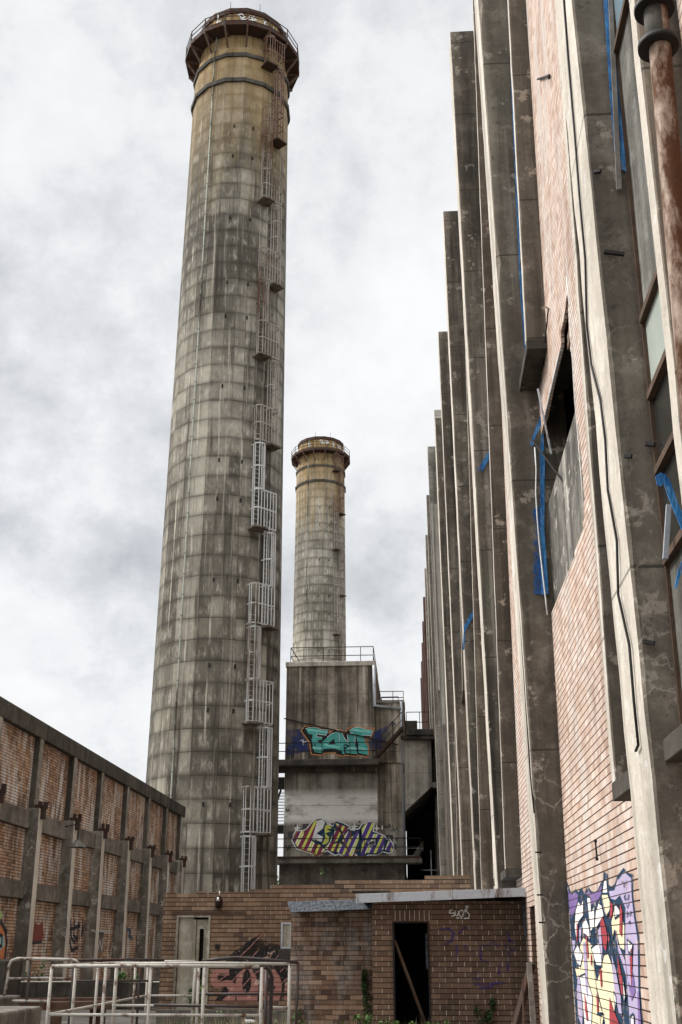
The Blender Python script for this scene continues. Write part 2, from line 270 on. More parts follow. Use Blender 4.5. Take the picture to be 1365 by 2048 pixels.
# ------------------------------------------------------------------ mesh builder
ROOT = {}
class MB:
    def __init__(s, warp=None): s.v = []; s.f = []; s.mi = []; s.uv = []; s.w = warp; s.sm = []
    def face(s, pts, mi=0, uv=None, smooth=False):
        pts = [Vector(p) for p in pts]
        if uv is None:
            n = Vector((0, 0, 0))
            for i in range(1, len(pts) - 1): n += (pts[i] - pts[0]).cross(pts[i + 1] - pts[0])
            ax = max(range(3), key=lambda k: abs(n[k]))
            uv = [(p.y, p.z) if ax == 0 else (p.x, p.z) if ax == 1 else (p.x, p.y) for p in pts]
        i0 = len(s.v)
        for p in pts: s.v.append(s.w(p) if s.w else p)
        s.f.append(list(range(i0, i0 + len(pts)))); s.mi.append(mi); s.uv.append(uv); s.sm.append(smooth)
    def box(s, x0, x1, y0, y1, z0, z1, mi=0, m=None, skip=''):
        m = m or {}
        F = {'x-': ((x0, y1, z0), (x0, y0, z0), (x0, y0, z1), (x0, y1, z1)), 'x+': ((x1, y0, z0), (x1, y1, z0), (x1, y1, z1), (x1, y0, z1)),
             'y-': ((x0, y0, z0), (x1, y0, z0), (x1, y0, z1), (x0, y0, z1)), 'y+': ((x1, y1, z0), (x0, y1, z0), (x0, y1, z1), (x1, y1, z1)),
             'z-': ((x0, y1, z0), (x1, y1, z0), (x1, y0, z0), (x0, y0, z0)), 'z+': ((x0, y0, z1), (x1, y0, z1), (x1, y1, z1), (x0, y1, z1))}
        for k, q in F.items():
            if k not in skip.split(','): s.face(q, m.get(k, mi))
    def bar(s, a, b, w, d, up=(0, 0, 1), mi=0):        # rectangular bar from a to b
        a, b = Vector(a), Vector(b); t = (b - a).normalized(); up = Vector(up)
        if abs(t.dot(up)) > .98: up = Vector((0, 1, 0))
        r = t.cross(up).normalized(); u = r.cross(t)
        c = [(-w / 2, -d / 2), (w / 2, -d / 2), (w / 2, d / 2), (-w / 2, d / 2)]
        A = [a + r * i + u * j for i, j in c]; B = [b + r * i + u * j for i, j in c]
        for k in range(4): s.face((A[k], A[(k + 1) % 4], B[(k + 1) % 4], B[k]), mi)
        s.face(A[::-1], mi); s.face(B, mi)
    def tube(s, pts, r, n=8, mi=0, cap=True):
        pts = [Vector(p) for p in pts]; rings = []; prev = None
        for i, p in enumerate(pts):
            t = (pts[min(i + 1, len(pts) - 1)] - pts[max(i - 1, 0)]).normalized()
            up = Vector((0, 0, 1)) if abs(t.z) < .9 else Vector((0, 1, 0))
            if prev is not None: up = prev
            a = (up - t * up.dot(t)).normalized(); b = t.cross(a); prev = a
            rr = r[i] if isinstance(r, (list, tuple)) else r
            rings.append([p + (a * math.cos(2 * math.pi * k / n) + b * math.sin(2 * math.pi * k / n)) * rr for k in range(n)])
        for i in range(len(rings) - 1):
            for k in range(n): s.face((rings[i][k], rings[i][(k + 1) % n], rings[i + 1][(k + 1) % n], rings[i + 1][k]), mi, smooth=True)
        if cap: s.face(rings[0][::-1], mi); s.face(rings[-1], mi)
    def poly(s, pts, mi=0):                            # flat polygon, may be concave
        pts = [Vector(p) for p in pts]
        for t in tessellate_polygon([pts]): s.face([pts[k] for k in t], mi)
    def prism(s, pts, off, mi=0, side=None):           # concave polygon pushed along off
        pts = [Vector(p) for p in pts]; off = Vector(off); q = [p + off for p in pts]
        for t in tessellate_polygon([pts]): s.face([pts[k] for k in t], mi); s.face([q[k] for k in t[::-1]], mi)
        for k in range(len(pts)): s.face((pts[k], pts[(k + 1) % len(pts)], q[(k + 1) % len(pts)], q[k]), mi if side is None else side)
    def build(s, name, mats, parent=None, bevel=0., weld=True):
        mats = mats if isinstance(mats, (list, tuple)) else [mats]
        off = Vector((0, 0, 0)); p = parent
        while p is not None:
            if p.name in ROOT: off = ROOT[p.name]
            p = p.parent
        me = bpy.data.meshes.new(name); me.from_pydata([v - off for v in s.v], [], s.f)
        for m in mats: me.materials.append(M[m] if isinstance(m, str) else m)
        uvl = me.uv_layers.new(name='UVMap'); k = 0
        for i, f in enumerate(s.f):
            me.polygons[i].material_index = s.mi[i]; me.polygons[i].use_smooth = s.sm[i]
            for j in range(len(f)): uvl.data[k].uv = s.uv[i][j]; k += 1
        if weld:
            import bmesh
            bm = bmesh.new(); bm.from_mesh(me); bmesh.ops.remove_doubles(bm, verts=bm.verts, dist=.0004)
            bmesh.ops.recalc_face_normals(bm, faces=bm.faces); bm.to_mesh(me); bm.free()
        me.update()
        o = bpy.data.objects.new(name, me); col.objects.link(o)
        if parent is not None: o.parent = parent
        if bevel:
            b = o.modifiers.new('bevel', 'BEVEL'); b.width = bevel; b.segments = 2; b.limit_method = 'ANGLE'; b.angle_limit = R(40)
        return o

def tag(o, label, cat, group=None, kind=None):
    o['label'] = label; o['category'] = cat
    if group: o['group'] = group
    if kind: o['kind'] = kind
    return o
def thing(name, label, cat, loc=(0, 0, 0), group=None):
    o = bpy.data.objects.new(name, None); col.objects.link(o); o.location = loc; o.empty_display_size = .3
    ROOT[o.name] = Vector(loc); return tag(o, label, cat, group)
def struct(o): o['kind'] = 'structure'; return o
def copy_tree(o, parent=None):
    c = o.copy(); col.objects.link(c)
    if parent is not None: c.parent = parent
    for ch in list(o.children): copy_tree(ch, c)
    return c
def stroke(mb, pts, w, mi=0, closed=False, eps=None):   # painted line on a plane, given as 3-D points and the plane's normal
    pts = [Vector(p) for p in pts]; n = Vector(eps)
    if closed: pts = pts + [pts[0]]
    for a, b in zip(pts[:-1], pts[1:]):
        t = b - a
        if t.length < 1e-5: continue
        t.normalize(); r = t.cross(n).normalized() * (w / 2); a2 = a - t * w * .3; b2 = b + t * w * .3
        mb.face((a2 - r, b2 - r, b2 + r, a2 + r), mi)

# ------------------------------------------------------------------ ground
g = MB(); g.face(((-1500, -300, 0), (1500, -300, 0), (1500, 3000, 0), (-1500, 3000, 0)))
struct(g.build('ground', 'ground'))

# ------------------------------------------------------------------ chimneys
CX, CY = -12.56, 69.0
def stack_r(z): return 4.17 + (3.74 - 4.17) * z / 66
def make_chimney():
    root = thing('chimney', 'tall near concrete chimney streaked dark grey with rust brown head, beside the brick wall', 'chimney', (CX, CY, 0))
    N = 16; ph = R(-76.6)
    def ringpt(r, k, z): a = ph + 2 * math.pi * k / N; return (CX + r * math.cos(a), CY + r * math.sin(a), z)
    def band(mb, prof, mi=0):
        for (r0, z0), (r1, z1) in zip(prof[:-1], prof[1:]):
            for k in range(N):
                u0, u1 = k * 1.62, (k + 1) * 1.62
                mb.face((ringpt(r0, k, z0), ringpt(r0, k + 1, z0), ringpt(r1, k + 1, z1), ringpt(r1, k, z1)), mi, uv=((u0, z0), (u1, z0), (u1, z1), (u0, z1)))
    s = MB(); prof = [(stack_r(z), z) for z in [i * 1.37 for i in range(0, 47)]]
    band(s, prof + [(3.72, 66.2), (3.5, 66.9), (3.5, 70.3), (3.2, 70.3), (3.2, 60)])
    for z in [i * 1.37 * 2 + 1.1 for i in range(3, 23) if i % 5 in (0, 1, 3)]:           # anchor pockets
        for da in (-7, 15):
            a = R(-79.6 + da); r = stack_r(z) - .02 - (.05 if da in (37, -52) else 0); c = Vector((CX + r * math.cos(a), CY + r * math.sin(a), z))
            t = Vector((-math.sin(a), math.cos(a), 0)); n = Vector((math.cos(a), math.sin(a), 0)) * .06
            p = [c + t * .05 + Vector((0, 0, -.12)), c - t * .05 + Vector((0, 0, -.12)), c - t * .05 + Vector((0, 0, .12)), c + t * .05 + Vector((0, 0, .12))]
            s.prism([q + n for q in p], -n * 2, 1)
    s.build('shaft', ['stack', 'iron'], root)
    b = MB()
    for z, rr in ((65.55, 3.86), (63.05, 3.93)):
        band(b, [(3.6, z - .2), (rr, z - .2), (rr + .02, z + .12), (3.6, z + .2)])
        o = b.build('ring_band', 'sooty', root); b = MB()
    r = MB(); band(r, [(3.52, 69.95), (3.62, 69.95), (3.62, 70.42), (3.3, 70.42)]); r.build('rim', 'rust_dark', root)
    f = MB(); band(f, [(3.5, 67.75), (4.62, 67.75), (4.62, 67.98), (3.5, 67.9)]); f.build('walkway', 'rust_dark', root)
    for k in range(N):
        br = MB(); a = ringpt(3.58, k, 66.3); c = ringpt(4.55, k, 67.7)
        br.bar(a, c, .13, .13); br.bar(ringpt(3.5, k, 67.66), ringpt(4.6, k, 67.66), .14, .18)
        br.build('bracket', 'rust', root)
    ra = MB()
    for k in range(N):
        ra.bar(ringpt(4.56, k, 67.9), ringpt(4.56, k, 69.15), .07, .07)
        for h in (68.2, 68.65, 69.12): ra.bar(ringpt(4.56, k, h), ringpt(4.56, k + 1, h), .05, .05)
        ra.bar(ringpt(4.6, k, 68.0), ringpt(4.6, k + 1, 68.0), .03, .2)
    ra.build('railing', 'rust_dark', root)
    for da in (-20, 20):
        l = MB(); a = R(-79.6 + da); l.tube([(CX + 3.4 * math.cos(a), CY + 3.4 * math.sin(a), 70.3), (CX + 3.4 * math.cos(a), CY + 3.4 * math.sin(a), 71.3)], .025, 6)
        l.build('lightning_rod', 'iron', root)
    # conduit down the left face
    a = R(-115); c = MB()
    c.tube([(CX + (stack_r(z) + .04) * math.cos(a), CY + (stack_r(z) + .04) * math.sin(a), z) for z in range(0, 67, 3)] + [(CX + 3.7 * math.cos(a), CY + 3.7 * math.sin(a), 66.6), (CX + 3.6 * math.cos(a), CY + 3.6 * math.sin(a), 70.2)], .05, 6)
    for z in [3 + 1.37 * i for i in range(0, 46)]:
        p = Vector((CX + (stack_r(z) + .05) * math.cos(a), CY + (stack_r(z) + .05) * math.sin(a), z)); c.bar(p - Vector((.07, 0, 0)), p + Vector((.07, 0, 0)), .05, .07, mi=1)
    c.build('conduit', ['conduit', 'iron'], root)
    # ladders: two columns, landings swap sides
    AA, AB = R(-50.5), R(-37)
    def pt(ang, out, z, side=0.):
        rr = stack_r(z) + out; t = Vector((-math.sin(ang), math.cos(ang), 0))
        return Vector((CX + rr * math.cos(ang), CY + rr * math.sin(ang), z)) + t * side
    def cage(mb, a0, a1, z0, z1, mi):
        w = .38; out = .78
        def outline(z):
            P0 = pt(a0, .08, z, -w); P1 = pt(a1, .08, z, w); O0 = pt(a0, out - .22, z, -w); O1 = pt(a1, out - .22, z, w)
            F0 = pt(a0, out, z, -w + .2); F1 = pt(a1, out, z, w - .2); return [P0, O0, F0, F1, O1, P1]
        nh = max(2, int((z1 - z0) / 1.25) + 1)
        for i in range(nh):
            o = outline(z0 + (z1 - z0) * i / (nh - 1))
            for p, q in zip(o[:-1], o[1:]): mb.bar(p, q, .035, .09, mi=mi)
        lo, hi = outline(z0), outline(z1)
        def strap(i, j, t): mb.bar(lo[i].lerp(lo[j], t), hi[i].lerp(hi[j], t), .05, .05, mi=mi)
        n = 3 if a0 == a1 else 7
        for i in range(n): strap(2, 3, i / (n - 1))
        strap(1, 2, .0); strap(3, 4, 1.); strap(0, 1, .5); strap(4, 5, .5)
    def ladder(mb, a, z0, z1, mi):
        for sd in (-.22, .22): mb.bar(pt(a, .14, z0, sd), pt(a, .14, z1, sd), .05, .06, mi=mi)
        k = z0 + .2
        while k < z1: mb.bar(pt(a, .14, k, -.22), pt(a, .14, k, .22), .03, .03, mi=mi); k += .32
    Z = [4.0, 7.64, 14.0, 20.1, 26.5, 32.6, 39.1, 45.1, 52.0, 57.8, 64.6]
    for i, z in enumerate(Z):
        up = AA if i % 2 == 0 else AB; dn = AB if i % 2 == 0 else AA; mi = 0 if z < 31 else 2 if z < 55 else 1
        top = Z[i + 1] + 1. if i + 1 < len(Z) else 67.9
        l = MB(); zz0 = z if i else 0.3
        ladder(l, up, zz0, top, mi)
        if i: cage(l, AA, AB, z + .15, z + 2.7, mi)
        if (Z[i + 1] if i + 1 < len(Z) else 67.6) - .1 > z + 2.75: cage(l, up, up, (z + 2.75) if i else 2.6, (Z[i + 1] if i + 1 < len(Z) else 67.6) - .1, mi)
        l.build('caged_ladder', ['cage', 'cage_rust', 'cage_brown'], root)
        if i:
            p = MB(); a0 = pt(up, .0, z, -.5); a1 = pt(up, .0, z, .5); b0 = pt(up, .9, z, -.5); b1 = pt(up, .9, z, .5)
            p.prism([a0, a1, b1, b0], (0, 0, .12)); p.build('landing', 'landing' if mi != 1 else 'rust_dark', root)
    # tags sprayed on the head
    tg = MB(); 
    for da, segs in ((3, [[(-.5, .2), (-.75, .45), (-.45, .6), (-.2, .35), (-.5, .0), (-.1, .05)], [(.0, .15), (.25, .5), (.5, .2), (.2, .0), (.0, .2)], [(.5, .5), (.75, .15), (.45, .05)]]),
                     (-35, [[(-.25, -.3), (-.2, .3), (.15, .25), (-.15, .0), (.25, -.35)]]), (27, [[(-.2, .4), (.1, .5), (-.1, .1), (.2, .1), (.0, -.3), (-.2, -.1)]]),
                     (48, [[(-.5, .3), (-.3, -.2), (-.1, .3), (.1, -.2)], [(.2, .2), (.5, .2), (.2, -.1), (.5, -.2)]])):
        a = R(-79.6 + da); n = Vector((math.cos(a), math.sin(a), 0)); t = Vector((-math.sin(a), math.cos(a), 0)); c = Vector((CX, CY, 69.25)) + n * 3.52
        tg = MB()
        for sg in segs: stroke(tg, [c + t * x * .95 + Vector((0, 0, y * .95)) for x, y in sg], .1, 0, eps=n)
        tg.build('graffiti_tag', 'white', root)
    pass
    return root
chim = make_chimney()
far = copy_tree(chim); far.location = (-13.5, 155.5, 3.9)
tag(far, 'paler distant concrete chimney rising behind the graffiti covered concrete tower', 'chimney', 'power station chimneys'); chim['group'] = 'power station chimneys'
for ch in far.children:
    if ch.name.startswith('shaft'):
        ch.data = ch.data.copy(); ch.data.materials[0] = M['stack_far']

# ------------------------------------------------------------------ power station wall on the right
def drift(y): return -.0047 * max(0., y - 22)
def post_shape(mb, x0, x1, y0, y1, z0, z1, c0, c1, chip=.05, step=.45):   # upright with worn arrises
    n = max(2, int((z1 - z0) / step)); prev = None
    for i in range(n + 1):
        z = z0 + (z1 - z0) * i / n; a, b = [random.uniform(c0, c1) + (random.uniform(.2, 1.) * chip if random.random() < .06 else 0) for _ in 'ab']; j = random.uniform(-.004, .004)
        cur = [(x1, y0, z), (x0 + a, y0, z), (x0 + j, y0 + a, z), (x0 + j, y1 - b, z), (x0 + b, y1, z), (x1, y1, z)]
        if prev:
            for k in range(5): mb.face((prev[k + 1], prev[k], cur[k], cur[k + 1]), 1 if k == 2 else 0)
        if i in (0, n): mb.face(cur if i else cur[::-1], 0)
        prev = cur
def w_wall(p): return Vector((p.x + .014 * (p.z - 1.6) + drift(p.y), p.y, p.z))
def w_fin(p): return Vector((p.x + .0155 * (p.z - 4) - .02 + drift(p.y), p.y, p.z))
def w_pier(p):
    k = -.0064 if p.y > 12 else -.001
    return Vector((p.x + (k * (p.z - 2) if p.x < 2.0 else 0) + drift(p.y), p.y, p.z))
XB, TOP = 2.07, 26.4
PY = [-.34, 8.06, 16.47, 24.87, 33.3, 41.7, 50.1]
SILL = [3., 2.82, 10.2, 2.92, 2.6, 10.2, 2.6]
st = thing('power_station', 'long derelict brick power station with tall pale edged concrete piers along the right', 'power station', (4, 26, 0))
def wallY(mb, y0, y1, z0, z1, holes=(), mi=0):           # brick sheet in the plane x = XB with openings
    ys = sorted({y0, y1, *[h[0] for h in holes], *[h[1] for h in holes]}); zs = sorted({z0, z1, *[h[2] for h in holes], *[h[3] for h in holes]})
    for a, b in zip(ys[:-1], ys[1:]):
        for c, d in zip(zs[:-1], zs[1:]):
            if not any(h[0] <= (a + b) / 2 <= h[1] and h[2] <= (c + d) / 2 <= h[3] for h in holes):
                mb.face(((XB, b, c), (XB, a, c), (XB, a, d), (XB, b, d)), mi)
sl0 = onX(1064, 1900, XB); sl1 = onX(1074, 1900, XB); slz = onX(1064, 1812, XB).z
bw = MB(w_wall)
wallY(bw, -6, 8.9, 0, TOP - .3)
wallY(bw, 17.3, 24.9, 0, TOP - .3, [(sl1.y, sl0.y, 0, slz)])
wallY(bw, 24.9, 56, 0, TOP - .3)
bw.box(XB, XB + .25, sl1.y, sl0.y, 0, slz, 1, skip='x-')
# the bay with the broken skin: outline of the brickwork that is left
def on_wall(x, y):
    X = XB
    for _ in range(6): p = onX(x, y, X); X = XB + .014 * (p.z - 1.6)
    return p
edge = [(1101, 1232), (1134, 1150), (1150, 1112), (1166, 1060), (1169, 1000), (1165, 950), (1158, 880), (1150, 790), (1143, 715), (1138, 650), (1137, 615), (1134, 592)]
pe = [(on_wall(*q).y, on_wall(*q).z) for q in edge]
Yc = 16.47
teeth = []
for (ya, za), (yb, zb) in zip(pe[:-1], pe[1:]):
    n = max(1, int(abs(zb - za) / .0955))
    for i in range(n):
        t = i / n; jag = random.uniform(-.045, .05)
        teeth.append((ya + (yb - ya) * t + jag, za + (zb - za) * t)); teeth.append((ya + (yb - ya) * t + jag, za + (zb - za) * (t + .92 / n)))
tip = pe[-1]; left = [(1128, 640), (1122, 665), (1123, 690), (1116, 720), (1106, 760), (1092, 832), (1087, 850)]
pl = [(on_wall(*q).y, on_wall(*q).z) for q in left]
zlow = on_wall(1101, 1232).z; zhi = pl[-1][1] - .02
outl = [(9.0, 0), (17.4, 0), (17.4, zlow - .25), (16.47, zlow - .1)] + teeth + [tip] + pl + [(16.5, zhi), (17.4, zhi), (17.4, TOP - .3), (9.0, TOP - .3)]
bw.prism([(XB, y, z) for y, z in outl], (.045, 0, 0), 0)
bw.build('brick_wall', ['brick_pale', 'brick_dark'], st)
rc = MB(w_wall)
zb = on_wall(1120, 905).z
rc.box(XB + .60, XB + .74, 9.2, 17.0, 0, TOP - 1, 2)
rc.box(XB + .05, XB + .59, 10.5, 17., zlow - .8, zb, 0)
rc.build('exposed_backing_wall', ['rough', 'sooty', 'sooty'], st)
def rawbar(name, mat, a, b, w, d, parent): m = MB(); m.bar(a, b, w, d); return m.build(name, mat, parent)
rawbar('steel_angle', 'galv', on_wall(1123, 700) - Vector((.01, 0, 0)), on_wall(1091, 838) - Vector((.01, 0, 0)), .022, .03, st)
for k, (x, y) in enumerate(((1131, 665), (1131, 680))):
    p = on_wall(x, y); m = MB(); m.box(p.x + .05, p.x + .3, p.y - .15, p.y + .18, p.z - .05, p.z + .04); m.build('loose_brick', 'brick_shed', st)
core = MB(w_wall)
core.box(XB + .75, 16, -6, 56, 0, TOP - .5); core.build('core', 'sooty', st)
for i, y in enumerate(PY):
    s0 = SILL[i]
    p = MB(w_pier); m = {'x-': 1}
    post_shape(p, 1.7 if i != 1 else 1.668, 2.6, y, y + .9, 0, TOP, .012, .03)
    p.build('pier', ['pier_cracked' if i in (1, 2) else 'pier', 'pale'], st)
    if i == 1: m2 = 'pale'
    for y0 in (y - 1.4, y + 2.05):
        f = MB(w_fin); post_shape(f, 1.8, 2.6, y0, y0 + .2, s0 + .16, TOP - .1, .006, .016, .03); f.build('window_fin', ['pier', 'pale'], st)
    for ya, yb in ((y - 1.4, y - .004), (y + .904, y + 2.25)): sl = MB(w_fin); sl.box(1.8, 2.6, ya, yb, s0, s0 + .16); sl.build('sill', 'sooty', st, bevel=.01)
    for y0, y1 in ((y - 1.2, y), (y + .9, y + 2.05)):
        fr = MB(w_fin); pn = MB(w_fin); x = 1.93
        zs = [s0 + .16]
        if i == 1 and y0 < y: zs += [onY(1343, 1128, 8.06).z, onY(1330, 950, 8.06).z, onY(1312, 800, 8.06).z, onY(1293, 647, 8.06).z, onY(1245, 110, 8.06).z, 13., 16., 19., 22.]
        else:
            while zs[-1] < TOP - 3: zs.append(zs[-1] + 2.3)
        zs.append(TOP - .2)
        for q in (y0, y1 - .05): fr.box(x, x + .07, q, q + .05, zs[0], zs[-1])
        for z in zs: fr.box(x - .02, x + .06, y0 + .05, y1 - .05, z - .03, z + .03)
        W = fr.build('window', 'rust_dark' if i != 1 else 'timber_brown', st)
        pat = [2, 3, 3, 0, 2, 1, 0, 1, 0, 2] if i == 1 else [2, 3, 0, 2, 3, 2, 0, 2, 3, 2, 2]
        for k, (za, zb2) in enumerate(zip(zs[:-1], zs[1:])): pn.face(((x + .03, y1, za), (x + .03, y0, za), (x + .03, y0, zb2), (x + .03, y1, zb2)), pat[k % len(pat)])
        pn.build('pane', ['glass_pale', 'glass_blue', 'grime', 'glass_dark'], W)
# rusted downpipe with flanges
pa, pb = onY(1317, 60, 5.9), onY(1357, 500, 5.9); d = (pa - pb).normalized()
pp = MB(); pp.tube([pb - d * 4.2, pb, pa, pa + d * 3], .073, 20); PIPE = pp.build('downpipe', 'rust_pipe', st)
f = MB(); f.tube([onY(1317, 92, 5.9), onY(1309, 18, 5.9)], .076, 20); f.build('pipe_collar', 'grime', PIPE)
for q in ((1317, 92), (1309, 18)):
    c = onY(*q, 5.9); f = MB(); f.tube([c - d * .022, c + d * .022], .135, 24); f.build('flange', 'iron', PIPE)
# cables and fixings on the piers
cb = MB(); cpx = [(1125, -60), (1128, 0), (1137, 120), (1150, 270), (1160, 400), (1171, 520), (1174, 650), (1183, 730), (1201, 800), (1211, 880), (1216, 980), (1234, 1080), (1237, 1190), (1259, 1290), (1268, 1400), (1277, 1490), (1272, 1502)]
cb.tube([onX(x, y, 1.645) for x, y in cpx], .011, 6); cb.build('cable', 'cable', st)
cb = MB(); cb.tube([onX(x, y, 1.68) for x, y in ((1031, 1040), (1036, 1160), (1044, 1280), (1053, 1420), (1061, 1550), (1069, 1626))], .012, 6); cb.build('cable', 'cable', st)
for x, y, l in ((1228, 508, .16), (1195, 345, .05), (1256, 914, .05), (1298, 1286, .07), (1300, 890, .06)):
    c = onY(x, y, 8.03); m = MB(); m.bar(c + Vector((-l / 2, 0, l / 6)), c + Vector((l / 2, -.03, -l / 6)), .03, .03); m.build('pipe_stub', 'iron', st)
for x, y in ((1083, 1705), (1086, 1790), (1090, 1845)):
    c = onX(x, y, 1.68); m = MB(); m.bar(c, c + Vector((-.08, -.05, 0)), .02, .02); m.build('fixing_pin', 'iron', st)
c = onX(1193, 1700, XB - .03); m = MB(); m.bar(c + Vector((0, 0, .09)), c - Vector((0, 0, .1)), .018, .018); m.bar(c + Vector((0, -.02, .1)), c + Vector((0, .02, .1)), .03, .03); m.bar(c + Vector((0, -.02, -.1)), c + Vector((0, .02, -.1)), .03, .03); m.build('wall_hook', 'iron', st)
wl = MB(); wl.tube([on_wall(x, y) - Vector((.02, 0, 0)) for x, y in ((1136, 552), (1141, 600), (1146, 680), (1153, 800), (1161, 890), (1167, 965), (1171, 1040))], .006, 5); wl.build('mortar_line', 'white', st)
def wbar(name, pts, rad, mat='iron'):
    m = MB(); m.tube([on_wall(*q) - Vector((.03, 0, 0)) for q in pts], rad, 6); m.build(name, mat, st)
wbar('bracket_arm', ((1080, 158), (1090, 155), (1103, 150), (1103, 158)), .018)
wbar('conduit', ((1097, 614), (1101, 617), (1098, 650), (1094, 690), (1086, 760), (1075, 790)), .012)
# mural on brick: placed on the wall plane
mur = {'navy': (.012, .04, .085), 'lav': (.43, .37, .55), 'cream': (.86, .76, .5), 'white': (.88, .85, .82), 'red': (.36, .045, .06), 'purple': (.2, .13, .33)}
mk = list(mur); mm = [brick_paint('mural_' + k, v) for k, v in mur.items()]
mb = MB()
def mpoly(c, pts, lay):
    P = []
    for x, y in pts: q = on_wall(1120 + x / 6.245, 1720 + y / 6.245); P.append(Vector((q.x - .003 * lay, q.y, q.z)))
    mb.poly(P, mk.index(c))
    if c in ('white', 'cream') and lay > 1: stroke(mb, [p - Vector((.0035, 0, 0)) for p in P], .022, 0, True, eps=(1, 0, 0))
mpoly('navy', [(90, 260), (150, 420), (200, 360), (235, 400), (275, 340), (310, 420), (350, 320), (400, 390), (440, 400), (480, 370), (515, 280), (545, 260), (548, 140), (605, 180), (612, 310), (650, 330), (690, 300), (720, 200), (800, 95), (860, 160), (920, 180), (920, 440), (950, 700), (995, 960), (1005, 1250), (1010, 1600), (1030, 1900), (1075, 2300), (215, 2300), (200, 1900), (165, 1400), (140, 900), (105, 560)], 1)
mpoly('lav', [(690, 380), (720, 280), (760, 220), (810, 150), (900, 230), (905, 450), (935, 720), (975, 960), (985, 1250), (990, 1600), (1010, 1900), (1050, 2290), (900, 2290), (860, 1700), (830, 1300), (825, 900), (830, 600), (760, 440), (700, 500), (640, 480), (620, 390)], 2)
mpoly('purple', [(110, 380), (160, 440), (200, 400), (235, 440), (225, 540), (190, 640), (150, 740), (120, 560)], 2)
mpoly('purple', [(320, 420), (370, 395), (410, 420), (480, 400), (530, 310), (520, 440), (470, 520), (400, 560), (370, 440)], 2)
for pts in ([(205, 620), (240, 510), (270, 560), (300, 470), (300, 700), (240, 780), (215, 1000), (190, 820)], [(345, 460), (390, 460), (400, 640), (440, 560), (440, 850), (390, 900)], [(455, 640), (490, 530), (530, 560), (560, 700), (520, 760), (480, 830), (440, 900)],
            [(285, 800), (330, 710), (370, 820), (385, 1000), (340, 940), (300, 920)], [(560, 250), (590, 240), (605, 400), (650, 520), (630, 640), (590, 720), (560, 640), (530, 480)]):
    mpoly('white', pts, 2)
mpoly('cream', [(530, 420), (610, 420), (640, 520), (640, 640), (590, 700), (560, 560)], 3)
mpoly('cream', [(650, 760), (700, 540), (760, 620), (820, 820), (820, 1140), (760, 1100), (720, 900), (690, 880), (670, 1000)], 2)
mpoly('white', [(690, 540), (740, 560), (770, 680), (700, 730)], 3)
mpoly('cream', [(190, 1330), (240, 1340), (260, 1050), (300, 960), (380, 1020), (420, 1060), (440, 1300), (470, 1500), (520, 1360), (560, 1180), (610, 1160), (660, 1300), (700, 1600), (690, 2290), (620, 2290), (560, 1960), (500, 2290), (330, 2290), (300, 1900), (230, 1500)], 2)
mpoly('white', [(180, 1150), (230, 1050), (300, 1190), (270, 1330), (230, 1300)], 3)
mpoly('white', [(400, 1100), (500, 1020), (530, 1200), (540, 1330), (470, 1320)], 3)
mpoly('white', [(260, 1450), (330, 1420), (420, 1700), (400, 2280), (340, 2280), (300, 1800)], 3)
mpoly('lav', [(160, 1000), (200, 1010), (190, 1150), (170, 1180)], 2); mpoly('lav', [(300, 1040), (330, 1010), (355, 1300), (365, 1750), (335, 1600)], 4); mpoly('lav', [(490, 880), (520, 830), (545, 1100), (545, 1240), (510, 1100)], 4)
mpoly('lav', [(240, 1420), (265, 1500), (300, 1900), (290, 2080), (240, 1950), (225, 1600)], 4); mpoly('lav', [(250, 860), (285, 830), (270, 1040), (255, 1020)], 4)
mpoly('lav', [(660, 1180), (720, 1400), (770, 1650), (790, 1950), (750, 1900), (690, 1600)], 4); mpoly('lav', [(720, 960), (745, 1050), (830, 1260), (860, 1500), (800, 1300), (750, 1150)], 4)
mpoly('purple', [(860, 1500), (900, 1600), (930, 1400), (960, 1650), (910, 1760)], 4); mpoly('purple', [(985, 1640), (1005, 1640), (1045, 2280), (1000, 2200)], 4)
for pts in ([(225, 770), (240, 830), (235, 1030), (220, 980)], [(335, 930), (355, 960), (375, 1200), (360, 1240)], [(545, 700), (580, 800), (610, 950), (595, 1140), (560, 1080), (520, 800)], [(650, 520), (680, 560), (670, 700), (640, 740)], [(770, 540), (800, 640), (790, 960), (760, 900)],
            [(735, 1180), (760, 1300), (800, 1500), (815, 1700), (790, 1690), (750, 1400)], [(890, 1140), (925, 1080), (915, 1600), (900, 1400)], [(320, 1660), (345, 1760), (370, 1980), (355, 2020), (325, 1850)], [(470, 1650), (495, 1740), (500, 1890), (480, 1900)], [(510, 1370), (535, 1360), (545, 1560), (530, 1600)], [(635, 1700), (680, 1850), (760, 2050), (780, 2280), (640, 2280)], [(400, 1160), (415, 1200), (415, 1330), (402, 1300)], [(620, 900), (635, 980), (630, 1040), (618, 1000)]):
    mpoly('red', pts, 5)
mpoly('white', [(860, 990), (930, 1050), (920, 1190), (880, 1150)], 5); mpoly('white', [(905, 1950), (945, 1920), (960, 2280), (915, 2280)], 5); mpoly('white', [(800, 1400), (840, 1700), (820, 1800)], 5); mpoly('white', [(690, 1640), (720, 1700), (725, 1850), (700, 1760)], 5)
for pts in ([(790, 280), (800, 260), (815, 340), (830, 270), (840, 340)], [(850, 250), (845, 370)], [(835, 430), (815, 470), (835, 500), (845, 470)], [(860, 430), (862, 500), (880, 430), (882, 500)], [(845, 550), (860, 600), (880, 540)], [(850, 640), (870, 670), (850, 710)], [(885, 640), (890, 700), (905, 640), (912, 690)], [(875, 780), (895, 765), (890, 810)]):
    stroke(mb, [on_wall(1120 + x / 6.245, 1720 + y / 6.245) - Vector((.012, 0, 0)) for x, y in pts], .014, 0, eps=(1, 0, 0))
